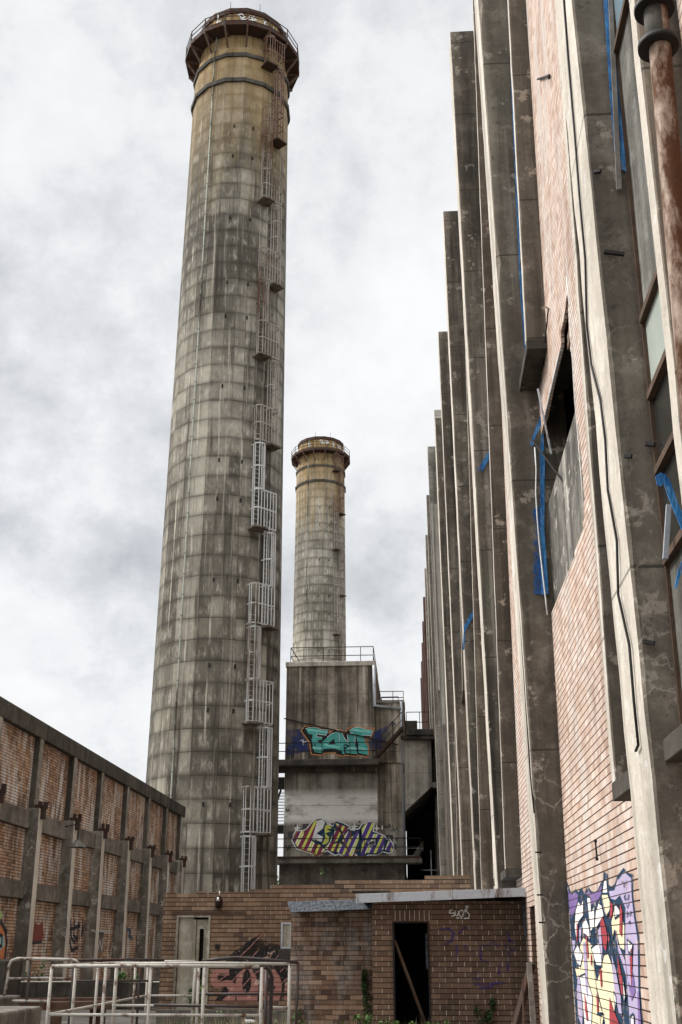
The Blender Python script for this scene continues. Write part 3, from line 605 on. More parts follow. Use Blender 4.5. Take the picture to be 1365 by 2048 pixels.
for pts in ([(420, 860), (470, 850), (470, 900), (430, 900), (430, 1040)], [(480, 1920), (560, 1920), (520, 1920), (520, 2280)], [(430, 1260), (470, 1600), (540, 1880)], [(600, 820), (660, 1050), (740, 1500), (790, 1760)], [(160, 700), (185, 760), (170, 860)]):
    stroke(mb, [on_wall(1120 + x / 6.245, 1720 + y / 6.245) - Vector((.014, 0, 0)) for x, y in pts], .03, 0, eps=(1, 0, 0))
mb.build('graffiti_mural', mm, st, weld=False)

# taller section behind
bh = thing('boiler_house', 'taller far section of the power station with pale narrow piers and brown steel cladding', 'power station', (4, 90, 0))
T2 = 32.35
for k in range(4):
    y = 66.3 + 8.4 * k; m = {'x-': 1}
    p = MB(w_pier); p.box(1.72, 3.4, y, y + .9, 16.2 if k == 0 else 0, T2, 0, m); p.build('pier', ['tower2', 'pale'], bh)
p = MB(w_pier); p.box(1.98, 2.9, 58.6, 59.5, 0, T2 - 1.2, 0, {'x-': 1}); p.build('pier', ['tower2', 'pale'], bh)
for k, y in enumerate((99.9, 108.3, 116.7, 125.1, 133.5)):
    p = MB(w_pier); p.box(1.66 - .02 * k, 3.6, y, y + 1.2, 0, T2, 0); p.build('steel_bay', 'brown_clad', bh)
w = MB(w_pier); w.box(2.1, 14, 62, 136, 0, T2 - .4, 0); w.build('wall', 'pier', bh)
for k, x in enumerate((1.72, 1.9)):
    p = MB(w_pier); p.box(x, x + .1, 64.0 + .1 * k, 64.2 + .1 * k, 15.6 - 2 * k, T2 - 5, 0); p.build('drainpipe', 'pale2', bh)
cr = MB(w_pier); cr.prism([(1.72, 66.3, 16.2), (2.6, 66.3, 16.2), (2.6, 66.3, 8.), (2.2, 66.3, 11.)], (0, .9, 0)); cr.build('corbel', 'tower2', bh)

# blue plastic sheets, battens
def sheet(name, label, px, Y, mat='tarp', cat='plastic sheet', group='scraps of blue plastic on the piers', th=.012):
    m = MB(); m.prism([onY(x, y, Y) for x, y in px], (0, -th, 0)); o = m.build(name, mat); return tag(o, label, cat, group)
sheet('plastic_sheet', 'long blue plastic strip behind the grey batten on the nearest window', [(1203, -70), (1219, -70), (1238, 300), (1230, 312), (1220, 190)], 8.045)
sheet('plastic_sheet', 'shorter bright blue plastic strip right of the grey batten', [(1221, -70), (1237, -70), (1254, 325), (1254, 345), (1243, 340), (1236, 250)], 8.035)
m = MB(); m.prism([onY(x, y, 8.0) for x, y in ((1215, -70), (1223, -70), (1244, 378), (1234, 378))], (0, .03, 0))
tag(m.build('timber_batten', 'timber'), 'grey weathered timber batten nailed over blue plastic beside the nearest pier window', 'batten')
sheet('plastic_sheet', 'narrow blue plastic strip down the edge of the second pier window', [(1013, -70), (1018, -70), (1029, 250), (1038, 420), (1048, 600), (1056, 690), (1050, 708), (1041, 590), (1028, 300), (1020, 100)], 16.42)
sheet('plastic_sheet', 'torn blue plastic flap pointing left at the hole in the brickwork', [(1085, 823), (1089, 842), (1073, 870), (1066, 893), (1060, 889), (1071, 858)], 16.38)
sheet('plastic_sheet', 'faded torn blue plastic hanging down below the hole in the brickwork', [(1086, 840), (1090, 930), (1089, 1060), (1098, 1188), (1083, 1190), (1081, 1020), (1080, 900)], 16.40)
sheet('plastic_sheet', 'smeared blue plastic remnant stuck low on the second pier', [(1066, 1020), (1082, 1010), (1092, 1189), (1068, 1188)], 16.44, 'tarp_dirty')
sheet('plastic_sheet', 'crumpled bright blue plastic draped from the nearest window frame', [(1311, 953), (1321, 946), (1331, 950), (1340, 962), (1353, 1000), (1372, 1045), (1372, 1080), (1352, 1032), (1336, 992), (1327, 966), (1323, 974), (1314, 971)], 7.15)
sheet('plastic_sheet', 'dark blue plastic tail at the right border of the photo', [(1380, 1085), (1356, 1140), (1349, 1178), (1353, 1176), (1366, 1135), (1385, 1105)], 7.15)
sheet('plastic_sheet', 'frayed pale blue plastic strip slanting across the third pier', [(953, 945), (966, 922), (979, 902), (982, 904), (980, 916), (964, 945), (962, 935)], 24.82)
sheet('plastic_sheet', 'bent blue plastic strap on a far pier', [(928, 1252), (947, 1219), (950, 1222), (949, 1230), (931, 1262), (929, 1300), (926, 1300)], 33.2)
m = MB(); m.tube([onY(x, y, 16.36) for x, y in ((1070, 895), (1073, 940), (1072, 985), (1075, 1035), (1079, 1085), (1086, 1150), (1092, 1200), (1095, 1230))], .012, 6)
tag(m.build('sealant_rope', 'white'), 'white dangling strip hanging in front of the blue plastic below the hole', 'rope')
m = MB(); m.bar(onY(1076, 778, 15.2), onY(1103, 908, 15.0), .025, .025); tag(m.build('metal_rod', 'galv'), 'loose pale rod dangling across the hole in the brickwork', 'rod')
m = MB(); m.bar(onY(1066, 880, 15.8), onY(1133, 972, 14.6), .02, .02); tag(m.build('metal_rod', 'iron'), 'thin dark rod poking out of the rough hole', 'rod')
m = MB(); m.bar(onY(1338, 1010, 7.6), onY(1331, 1118, 7.6), .035, .035); tag(m.build('window_stay', 'galv'), 'silvery broken bar hanging below the draped blue plastic', 'bar')

# ------------------------------------------------------------------ left brick wall
lw = thing('side_wall', 'long sooty brick wall framed by concrete posts running along the left', 'wall', (-13, 42, 0))
LX = -13.0; PL = [21.4, 25.4, 29.4, 33.4, 37.45, 41.45, 45.35, 49.6, 53.8, 57.75, 61.4]
b = MB(); b.box(LX - .3, LX, 8, 62.2, 0, 8.3); b.build('brick_panel', 'brick_wall', lw)
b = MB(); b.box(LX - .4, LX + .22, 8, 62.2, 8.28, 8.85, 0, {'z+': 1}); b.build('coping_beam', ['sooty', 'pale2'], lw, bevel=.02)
for z0, z1 in ((5.27, 5.85), (3.08, 3.6)):
    for ya, yb in zip([16.8] + PL, PL + [62.2]):
        b = MB(); b.box(LX - .1, LX + .15, ya + .22, yb - .22, z0, z1); b.build('rail_beam', 'kerb', lw, bevel=.015)
for y in PL:
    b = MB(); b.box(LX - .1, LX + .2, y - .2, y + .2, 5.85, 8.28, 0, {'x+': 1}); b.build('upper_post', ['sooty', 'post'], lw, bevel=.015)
    b = MB(); b.prism([(LX - .1, y - .22, 0), (LX + .47, y - .22, 0), (LX + .4, y - .22, 5.95), (LX - .1, y - .22, 5.95)], (0, .44, 0)); 
    n = len(b.f); 
    for i in range(n):
        pts = [b.v[k] for k in b.f[i]]
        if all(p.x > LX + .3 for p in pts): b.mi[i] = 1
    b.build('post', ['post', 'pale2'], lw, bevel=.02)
    b = MB(); j = random.uniform(-.06, .08); b.box(LX + .2, LX + .46, y - .17, y + .15, 5.96, 6.06); b.box(LX + .42, LX + .54, y - .1, y + .1, 5.6 + j, 6.02); b.box(LX + .46, LX + .6, y - .06, y + .04, 5.94, 6.16 + j); b.box(LX + .3, LX + .38, y - .1, y + .1, 6.06, 6.18 + j)
    b.build('steel_shoe', 'rust_dark', lw)
# the end return behind
c = onX(155, 1692, -12.2)
l = MB(); l.tube([(LX + .2, c.y + .3, c.z + .7), (c.x - .1, c.y, c.z + .75), (c.x, c.y, c.z + .5), (c.x, c.y, c.z + .2)], .02, 6); 
L1 = l.build('lamp_arm', 'iron', lw)
l = MB(); n = 14
for k in range(n):
    a0, a1 = 2 * math.pi * k / n, 2 * math.pi * (k + 1) / n
    for (r0, z0), (r1, z1) in (((.08, .22), (.12, .15)), ((.12, .15), (.36, -.05))):
        l.face([(c.x + r0 * math.cos(a0), c.y + r0 * math.sin(a0), c.z + z0), (c.x + r0 * math.cos(a1), c.y + r0 * math.sin(a1), c.z + z0), (c.x + r1 * math.cos(a1), c.y + r1 * math.sin(a1), c.z + z1), (c.x + r1 * math.cos(a0), c.y + r1 * math.sin(a0), c.z + z1)])
l.build('lamp_shade', 'grime', L1)
q0 = onX(193, 1905, LX + .35); q1 = onX(209, 1868, LX + .35)
l = MB(); l.box(LX, LX + .35, q0.y, q1.y, q0.z, q1.z + .05); B1 = l.build('meter_box', 'timber', lw, bevel=.02)
l = MB(); l.box(LX, LX + .55, q0.y - .15, q1.y + .15, q1.z + .06, q1.z + .13); l.build('box_lid', 'galv', B1)
# wall writing
gl = [paint('mural_orange', (.55, .2, .08)), paint('mural_sky', (.3, .5, .5)), paint('mural_ink', (.03, .03, .04)), paint('mural_red', (.2, .05, .045)), paint('mural_green', (.35, .5, .2)), paint('mural_chalk', (.7, .7, .68)), paint('mural_blue', (.05, .09, .14))]
gm = MB()
def lpoly(c, px, lay=1): gm.poly([onX(x, y, LX + .003 * lay) for x, y in px], c)
def lstroke(c, px, w, lay=3): stroke(gm, [onX(x, y, LX + .003 * lay) for x, y in px], w, c, eps=(1, 0, 0))
lpoly(0, [(-20, 1845), (4, 1845), (12, 1865), (13, 1885), (10, 1918), (-20, 1918)]); lpoly(1, [(-20, 1860), (0, 1868), (9, 1872), (10, 1890), (2, 1900), (-20, 1895)], 2); lpoly(4, [(-5, 1826), (4, 1822), (6, 1834), (-2, 1842)], 2)
lstroke(2, [(2, 1843), (12, 1862), (14, 1885), (10, 1916)], .14); lstroke(2, [(-8, 1866), (5, 1872), (4, 1892), (-8, 1893)], .1)
lpoly(3, [(66, 1852), (72, 1846), (78, 1850), (86, 1843), (88, 1868), (84, 1884), (64, 1886)]); lstroke(2, [(66, 1852), (64, 1886), (84, 1884)], .1)
for q in ([(137, 1846), (142, 1840), (143, 1875), (150, 1885)], [(150, 1842), (148, 1870), (155, 1880), (158, 1845)], [(137, 1860), (160, 1852)], [(166, 1838), (164, 1872), (169, 1850)], [(140, 1880), (144, 1900), (156, 1896)]): lstroke(2, q, .13)
for q in ([(255, 1858), (262, 1862), (258, 1872), (265, 1876)], [(294, 1860), (296, 1880), (300, 1862)]): lstroke(6, q, .16)
for q in ([(133, 1820), (134, 1850), (130, 1870)],): stroke(gm, [onX(x, y, LX + .475) for x, y in q], .08, 6, eps=(1, 0, 0))
gm.build('wall_graffiti', gl, lw, weld=False)
gx = MB()
for q in ([(195, 1875), (196, 1900), (201, 1880), (204, 1902), (207, 1878)],): stroke(gx, [onX(x, y, LX + .36) for x, y in q], .07, 0, eps=(1, 0, 0))
gx.build('box_scrawl', 'white', B1, weld=False)

# ------------------------------------------------------------------ concrete tower with graffiti
TY = 80.0
tw = thing('concrete_tower', 'blocky stepped concrete tower covered in two large graffiti pieces between chimney and power station', 'tower', (-5, TY, 0))
def tb(name, mat, *a, bevel=.03, m=None, mats=None):
    b = MB(); b.box(*a, 0, m); return b.build(name, mats or mat, tw, bevel=bevel)
tb('upper_block', 'tower', -9.38, -2.85, TY, 98, 13.9, 21.0)
tb('roof_fascia', 'pale', -9.46, -2.78, TY - .08, 98.1, 21.0, 21.36)
tb('stepped_block', 'tower', -2.85, -.78, TY + .05, 98, 13.9, 18.2)
tb('step_coping', 'tower2', -2.85, -.7, TY - .03, 98, 18.2, 18.42)
tb('lower_block', 'tower3', -9.42, -.96, TY + .3, 98, 7.2, 13.9)
b = MB(); b.box(-2.75, -.94, TY + .296, TY + .33, 9.4, 13.9); b.build('streaked_pilaster', 'tower', tw)
b = MB(); b.bar((-9.5, TY - .08, 17.15), (-1.2, TY - .08, 15.15), .06, .07); b.build('slanting_conduit', 'iron', tw)
def slab(name, mat, x0, x1, y0, y1, z0, z1, par=tw): b = MB(); b.box(x0, x1, y0, y1, z0, z1); return b.build(name, mat, par, bevel=.02)
slab('walkway_slab', 'sooty', -10.6, -2.6, TY - 1.3, TY + .02, 13.6, 14.0)
slab('walkway_beam', 'sooty', -10.3, -2.9, TY - .5, TY + .2, 13.25, 13.6)
slab('lower_walkway_slab', 'kerb', -10.9, .3, TY - 1.6, TY + .3, 6.95, 7.25)
slab('lower_walkway_edge', 'rust_dark', -10.9, .2, TY - 1.64, TY - 1.55, 7.25, 7.4)
slab('base_beam', 'kerb', -9.6, -.9, TY - .4, 98, 5.2, 6.95)
slab('base_void', 'black', -9.3, 1.3, TY + .5, 98, .0, 5.2)  # solid black block painted as the shade of the gap under the tower
slab('rear_pier', 'pale2', -9.2, -7.8, TY + .2, TY + .48, 3.9, 5.15)
def railing(name, pts, h, mat, par, rails=(.5, 1.), w=.05, post_at=None):
    b = MB()
    for p, q in zip(pts[:-1], pts[1:]):
        for r in rails: b.bar(Vector(p) + Vector((0, 0, h * r)), Vector(q) + Vector((0, 0, h * r)), w, w)
    for p in (post_at or pts): b.bar(p, Vector(p) + Vector((0, 0, h)), w, w)
    return b.build(name, mat, par)
railing('railing', [(-10.6, TY - 1.25, 14), (-8.6, TY - 1.25, 14), (-6.6, TY - 1.25, 14), (-4.6, TY - 1.25, 14), (-2.7, TY - 1.25, 14)], 1.15, 'iron', tw)
railing('railing', [(-10.9, TY - 1.55, 7.4), (-7, TY - 1.55, 7.4), (-3.6, TY - 1.55, 7.4), (.2, TY - 1.55, 7.4)], 1.15, 'iron', tw)
railing('railing', [(-8.95, 84.5, 21.3), (-9.15, TY + .6, 21.3), (-6.7, TY + .6, 21.3), (-3.9, TY + .6, 21.3), (-2.95, TY + .6, 21.3), (-2.95, 90, 21.3)], 1.3, 'iron', tw)
railing('railing', [(-2.6, 84, 18.42), (-1.6, 84, 18.42), (-.8, 84, 18.42)], 1.5, 'iron', tw, rails=(.35, .68, 1.))
railing('railing', [(-2.7, 92, 19.5), (-1.3, 92, 19.5)], 1.7, 'iron', tw, rails=(.4, .7, 1.))
slab('roof_gangway', 'rust_dark', -2.85, -.7, 84.3, 86, 18.75, 19.15)
# stair up to the stepped roof
stp = MB(); a = Vector((-3.0, TY - .75, 13.9)); e = Vector((-.85, TY - .75, 16.2))
for dy in (-.45, .45): stp.bar(a + Vector((0, dy, 0)), e + Vector((0, dy, 0)), .08, .2)
for i in range(10): p = a.lerp(e, (i + .5) / 10); stp.box(p.x - .12, p.x + .12, p.y - .42, p.y + .42, p.z - .02, p.z + .02)
for dy in (-.5,):
    for h in (.55, 1.1): stp.bar(a + Vector((0, dy, h)), e + Vector((0, dy, h)), .05, .05)
    for i in range(4): p = a.lerp(e, i / 3) + Vector((0, dy, 0)); stp.bar(p, p + Vector((0, 0, 1.1)), .05, .05)
stp.build('stair', 'rust_dark', tw)
dp = MB(); dp.tube([(-2.88, TY - .06, 21.0), (-2.88, TY - .06, 18.0), (-.95, TY - .06, 17.75)], .13, 8); dp.build('gutter_pipe', 'galv', tw)
dp = MB(); dp.tube([(-.92, TY - .06, 18.3), (-.92, TY - .06, 15.6), (-.92, TY + .1, 15.5), (-.92, TY + .1, 7.3)], .11, 8); dp.build('downpipe', 'galv', tw)
# gallery that bridges to the power station
gp = MB(); gp.prism([(-.94, TY + .2, 15.5), (1.16, TY + .2, 15.5), (1.16, TY + .2, 12.25), (-.83, TY + .2, 10.5), (-.94, TY + .2, 10.5)], (0, 14, 0)); gp.build('gallery_wall', 'tower2', tw, bevel=.02)
slab('gallery_roof', 'sooty', -.95, 1.4, TY - .3, 95, 15.5, 15.75)
slab('gallery_eave', 'sooty', -.6, 1.35, TY - .45, 95, 15.78, 16.2)
slab('roof_tank', 'sooty', -.65, .2, TY + .6, TY + 2, 16.2, 17.0)
railing('railing', [(-.6, TY + 3, 16.2), (.4, TY + 3, 16.2), (1.1, TY + 3, 16.2)], 1.9, 'iron', tw, rails=(.3, .6, 1.))
slab('roof_gangway', 'iron', .2, 1.7, TY + 4, TY + 5, 16.3, 16.7)
slab('void_back', 'black', -.9, 2.4, 97, 98, 0, 15)  # added black back and ceiling, so the void under the gallery goes dark
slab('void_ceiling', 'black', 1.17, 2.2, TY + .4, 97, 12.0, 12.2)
slab('gallery_lintel', 'timber', 1.17, 1.75, TY + .1, TY + .4, 12.15, 12.5)
iv = MB(); iv.prism([(-.75, TY + 4, 7.4), (.45, TY + 4, 8.9), (.45, TY + 4, 8.2), (.15, TY + 4, 7.95), (-.3, TY + 4, 7.4)], (0, 1.2, 0)); iv.build('inner_stair_flank', 'tower2', tw)
for z, a0, a1 in ((8.25, -.9, .4), (7.75, -.9, 0), (6.75, .2, 1.5)):
    iv = MB(); iv.bar((a0, TY + 3, z), (a1, TY + 3, z), .05, .05); iv.build('inner_rail', 'galv', tw)
iv = MB(); iv.bar((.95, TY + 3, 6.4), (.95, TY + 3, 8.1), .07, .07); iv.build('inner_post', 'galv', tw)
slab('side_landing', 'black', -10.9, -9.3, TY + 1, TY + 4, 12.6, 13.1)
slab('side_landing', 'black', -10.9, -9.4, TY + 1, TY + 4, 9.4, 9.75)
ss = MB()
for i in range(11): ss.box(-10.4 + .05 * i * .3, -9.45, TY + 1.2 + .25 * i, TY + 1.35 + .25 * i, 9.8 + .25 * i, 9.84 + .25 * i)
ss.bar((-10.55, TY + 1.2, 9.8), (-10.1, TY + 4, 12.6), .08, .2); ss.bar((-10.6, TY + 1.2, 10.7), (-10.2, TY + 4, 13.2), .05, .05)
ss.build('side_stair', 'rust_dark', tw)
ss = MB(); ss.tube([(-10.75, TY + 2, 9.3), (-10.6, TY + 2, 8.6), (-10.45, TY + 2, 7.9), (-10.4, TY + 2, 7.2)], .08, 6); ss.build('hanging_pipe', 'iron', tw)

# ---- first piece: teal letters
def bl(mb, px, ori, k, Y, c): mb.poly([onY(ori[0] + x / k, ori[1] + y / k, Y) for x, y in px], c)
def bs(mb, px, ori, k, Y, c, w, closed=False): stroke(mb, [onY(ori[0] + x / k, ori[1] + y / k, Y) for x, y in px], w, c, closed, eps=(0, 1, 0))
gmat = [paint('piece_black', (.012, .012, .014)), paint('piece_teal', (.09, .45, .4), .45, .6, 1.2), paint('piece_orange', (.62, .27, .09)), paint('piece_white', (.8, .82, .82)), spray('piece_blue_mist', (.015, .03, .12), .85, .9), paint('piece_aqua', (.26, .68, .6), .3)]
o1, k1 = (560, 1430), 5.056; f1 = MB(); Y1 = TY - .012
bl(f1, [(60, 150), (240, 140), (300, 240), (300, 370), (200, 380), (70, 420)], o1, k1, Y1, 4); bl(f1, [(900, 240), (960, 170), (1060, 120), (1140, 60), (1180, 90), (1100, 200), (1060, 350), (900, 340)], o1, k1, Y1, 4)
out = [(215, 160), (245, 120), (320, 105), (410, 130), (510, 138), (497, 185), (560, 145), (620, 150), (655, 190), (690, 140), (740, 112), (860, 132), (955, 135), (915, 240), (850, 240), (900, 320), (890, 425), (790, 408), (770, 420), (660, 405), (640, 418), (560, 398), (565, 380), (440, 388), (435, 408), (320, 398), (300, 275), (255, 215)]
bl(f1, out, o1, k1, Y1 - .008, 0); bs(f1, out, o1, k1, Y1 - .011, 2, .07, True)
LET = [[(262, 140), (300, 124), (360, 124), (420, 146), (492, 147), (468, 205), (374, 192), (370, 220), (428, 226), (428, 248), (376, 256), (420, 300), (445, 370), (440, 386), (350, 374), (322, 250), (334, 198), (290, 190)],
       [(478, 228), (520, 190), (572, 172), (600, 192), (605, 260), (628, 364), (560, 342), (500, 344), (446, 352), (410, 290), (455, 250)],
       [(575, 150), (622, 166), (655, 235), (692, 282), (682, 190), (724, 180), (764, 202), (760, 285), (785, 396), (668, 384), (664, 330), (642, 300), (656, 402), (634, 390), (612, 290), (604, 200)],
       [(705, 156), (742, 128), (800, 122), (862, 142), (938, 152), (920, 210), (848, 203), (862, 270), (895, 332), (890, 404), (798, 384), (796, 300), (778, 240), (772, 198), (722, 186)]]
for L in LET: bl(f1, L, o1, k1, Y1 - .016, 1)
for L in LET: bs(f1, L[:max(5, len(L) // 2)], o1, k1, Y1 - .02, 3, .035)
for q in ([(290, 150), (420, 165), (470, 170)], [(340, 330), (430, 340)], [(460, 300), (600, 330)], [(690, 330), (770, 340)], [(800, 330), (880, 350)], [(740, 150), (910, 170)]): bs(f1, q, o1, k1, Y1 - .018, 5, .16)
bl(f1, [(512, 268), (548, 238), (562, 292), (490, 302)], o1, k1, Y1 - .024, 0); bl(f1, [(345, 290), (362, 296), (358, 330)], o1, k1, Y1 - .024, 0)
for q in ([(430, 385), (450, 350), (520, 345), (610, 365)], [(655, 300), (700, 315), (665, 335)]): bs(f1, q, o1, k1, Y1 - .024, 0, .1)
for q in ([(205, 262), (230, 250), (238, 300)], [(240, 250), (235, 290), (262, 262)], [(230, 275), (285, 265)]): bs(f1, q, o1, k1, Y1 - .02, 3, .035)
f1.build('teal_graffiti', gmat, tw, weld=False)

# ---- second piece: striped letters
def stripes(name, c3, seed):
    s = NT(name); P = s.sep(s.pos())
    t = s.math('ADD', s.math('MULTIPLY', P[0], 1.25), s.math('MULTIPLY', P[2], -.62)); t = s.math('ADD', t, seed)
    f = s.math('FRACT', s.math('DIVIDE', t, 1.35))
    return s.fin(s.ramp(f, [(0., c3[1]), (.26, c3[2]), (.33, c3[0]), (.48, c3[2]), (.54, c3[1]), (.82, c3[0])], 'CONSTANT'), .6)
LIME, MAR, PUR, WH, NAV = (.66, .68, .14), (.2, .03, .07), (.09, .045, .24), (.82, .82, .8), (.012, .045, .09)
rm = [paint('rocker_white', WH), paint('rocker_navy', NAV), stripes('rocker_maroon_stripes', (LIME, MAR, WH), .1), stripes('rocker_purple_stripes', (LIME, PUR, WH), .3), paint('rocker_lime', LIME), paint('rocker_brown', (.25, .09, .03)), paint('rocker_ink', (.02, .02, .02)), paint('rocker_grey', (.07, .065, .07))]
o2, k2 = (560, 1620), 5.056; f2 = MB(); Y2 = TY + .285
for x0, y0, x1, y1 in ((230, 140, 310, 195), (80, 215, 140, 280), (1050, 250, 1145, 325), (1150, 345, 1180, 400), (520, 130, 570, 180), (775, 150, 840, 200), (440, 415, 500, 460), (1030, 410, 1095, 455), (795, 110, 815, 130), (150, 145, 175, 165), (1170, 285, 1190, 310), (45, 320, 62, 335), (190, 395, 215, 415), (495, 430, 510, 452), (1090, 455, 1102, 470)): bl(f2, [(x0, y0), (x1, y0), (x1, y1), (x0, y1)], o2, k2, Y2, 7)
whole = [(120, 300), (140, 280), (135, 255), (165, 205), (235, 210), (270, 190), (320, 130), (360, 95), (420, 80), (465, 110), (480, 140), (545, 165), (560, 105), (640, 130), (705, 165), (715, 200), (800, 190), (830, 145), (880, 120), (960, 110), (945, 215), (1000, 235), (1060, 262), (1080, 295), (1105, 285), (1140, 335), (1155, 380), (1130, 430), (1095, 438), (1040, 420), (975, 455), (900, 455), (860, 475), (790, 475), (760, 440), (735, 482), (660, 480), (600, 445), (560, 460), (480, 410), (440, 430), (370, 480), (330, 445), (250, 415), (170, 395)]
bl(f2, whole, o2, k2, Y2 - .006, 1); bs(f2, whole, o2, k2, Y2 - .009, 0, .075, True)
bl(f2, [(140, 300), (220, 290), (265, 200), (330, 140), (360, 108), (420, 95), (440, 130), (330, 290), (460, 400), (440, 420), (368, 465), (330, 430), (240, 400), (175, 370)], o2, k2, Y2 - .013, 2)
bl(f2, [(148, 262), (170, 215), (250, 215), (240, 275), (180, 290)], o2, k2, Y2 - .013, 2)
bl(f2, [(325, 300), (380, 110), (430, 95), (460, 125), (440, 190), (385, 235), (360, 240), (440, 250), (425, 325), (360, 300)], o2, k2, Y2 - .018, 0)
bs(f2, [(320, 300), (380, 340), (420, 345), (455, 270), (385, 236), (440, 195), (465, 130)], o2, k2, Y2 - .021, 1, .11)
bl(f2, [(450, 150), (500, 150), (528, 185), (470, 195), (515, 215), (460, 235), (500, 275), (490, 340), (430, 350), (460, 280)], o2, k2, Y2 - .018, 4)
bl(f2, [(560, 130), (700, 180), (690, 230), (640, 260), (600, 330), (560, 430), (440, 380), (490, 330), (540, 190), (600, 190)], o2, k2, Y2 - .013, 2)
bs(f2, [(530, 320), (545, 210), (600, 185), (630, 230), (590, 320), (550, 335)], o2, k2, Y2 - .02, 1, .12)
bs(f2, [(445, 385), (500, 320), (540, 195), (560, 130)], o2, k2, Y2 - .02, 1, .1); bs(f2, [(560, 430), (600, 330), (640, 260), (700, 195)], o2, k2, Y2 - .02, 1, .1); bs(f2, [(805, 470), (820, 370), (812, 285), (822, 200)], o2, k2, Y2 - .02, 1, .12); bs(f2, [(250, 215), (245, 275), (200, 295), (145, 270)], o2, k2, Y2 - .02, 5, .09); bs(f2, [(175, 375), (240, 402), (330, 432), (368, 468), (445, 425)], o2, k2, Y2 - .02, 5, .1)
bl(f2, [(640, 240), (700, 210), (715, 290), (795, 200), (800, 300), (760, 400), (735, 470), (665, 465), (590, 430), (560, 400), (600, 330), (640, 300)], o2, k2, Y2 - .014, 3)
bs(f2, [(575, 160), (640, 260), (690, 420), (700, 470)], o2, k2, Y2 - .02, 5, .09); bs(f2, [(715, 220), (722, 300)], o2, k2, Y2 - .02, 5, .08); bs(f2, [(740, 480), (765, 415), (800, 405)], o2, k2, Y2 - .02, 5, .08)
bl(f2, [(815, 285), (820, 200), (870, 135), (950, 122), (930, 240), (1000, 245), (1060, 275), (1050, 400), (980, 440), (880, 435), (840, 460), (805, 465), (820, 370)], o2, k2, Y2 - .014, 3)
bl(f2, [(1095, 300), (1140, 350), (1130, 415), (1085, 415), (1060, 395)], o2, k2, Y2 - .014, 3)
bs(f2, [(820, 210), (825, 300), (930, 290), (985, 290), (975, 345), (920, 360), (880, 340)], o2, k2, Y2 - .02, 1, .13); bs(f2, [(880, 440), (980, 445), (1055, 400), (1095, 300)], o2, k2, Y2 - .02, 1, .1)
bl(f2, [(600, 330), (630, 305), (665, 345), (640, 360)], o2, k2, Y2 - .022, 7); bl(f2, [(890, 325), (960, 305), (965, 350), (910, 358)], o2, k2, Y2 - .022, 7); bs(f2, [(890, 325), (960, 305), (965, 350), (910, 358)], o2, k2, Y2 - .025, 0, .03, True)
for cx, cy, r in ((178, 180, 45), (757, 165, 55), (980, 185, 45)):
    bl(f2, [(cx, cy - r), (cx + 8, cy - 8), (cx + r * .8, cy), (cx + 8, cy + 8), (cx, cy + r), (cx - 8, cy + 8), (cx - r * .8, cy), (cx - 8, cy - 8)], o2, k2, Y2 - .028, 0)
bl(f2, [(150, 190), (165, 178), (178, 205), (160, 215)], o2, k2, Y2 - .026, 0); bl(f2, [(725, 185), (745, 170), (760, 205), (730, 210)], o2, k2, Y2 - .026, 0); bl(f2, [(1030, 160), (1042, 160), (1042, 195), (1030, 195)], o2, k2, Y2 - .005, 0)
for q in ([(1060, 160), (1075, 185), (1085, 150), (1100, 180), (1115, 140), (1120, 175), (1150, 155)], [(1120, 200), (1135, 215), (1150, 180), (1160, 215), (1180, 185), (1205, 215)], [(45, 390), (65, 355), (80, 400), (95, 350), (105, 395), (120, 345)], [(55, 410), (90, 385), (75, 415)], [(60, 20), (65, -20), (78, 20), (90, -10), (100, 20)]): bs(f2, q, o2, k2, Y2 - .004, 6, .045)
f2.build('striped_graffiti', rm, tw, weld=False)

# ------------------------------------------------------------------ brick shed
sh = thing('brick_shed', 'low roofless brown brick shed with open doorway and metal fascia in front', 'shed', (-1.5, 25, 0))
def wallX(mb, x0, x1, y0, y1, z0, z1, holes=(), mi=0):
    xs = sorted({x0, x1, *[h[0] for h in holes], *[h[1] for h in holes]}); zs = sorted({z0, z1, *[h[2] for h in holes], *[h[3] for h in holes]})
    for a, b in zip(xs[:-1], xs[1:]):
        for c, d in zip(zs[:-1], zs[1:]):
            if not any(h[0] <= (a + b) / 2 <= h[1] and h[2] <= (c + d) / 2 <= h[3] for h in holes): mb.box(a, b, y0, y1, c, d, mi)
rw = MB(); H = 2.77
wallX(rw, -5.95, 1.2, 27.0, 27.25, 0.0, H, [(-5.62, -4.83, 0.1, 2.29), (-3.18, -2.93, 1.575, 2.135)])
c_ = .0955
for x0, x1, z1 in ((-4.9, -3.2, H + .4 * c_), (-3.95, 1.2, H + c_), (-3.47, 1.2, H + 2 * c_), (-1.95, 1.2, H + 3 * c_), (.15, 1.2, H + 4 * c_)): rw.box(x0 + random.uniform(0, .02), x1, 27.0 + .002 * z1, 27.25 - .002 * z1, H - .01 if z1 < H + 1.1 * c_ else z1 - 1.02 * c_, z1)
for x in (-5.9, -5.2, -4.7, -4.2): rw.box(x, x + .2, 27.01, 27.24, H, H + random.uniform(.02, .07))
rw.box(-5.95, -5.7, 27.25, 31, 0, H); rw.build('rear_wall', 'brick_shed', sh, weld=False)
pl_ = MB(); pl_.box(-5.97, -2.8, 26.9, 27.0, 0, .3); pl_.build('plinth', 'kerb', sh, bevel=.02)
ro = MB(); ro.box(-5.75, -4.0, 26.985, 26.998, 2.3, 2.38); ro.build('door_lintel', 'timber_brown', sh)
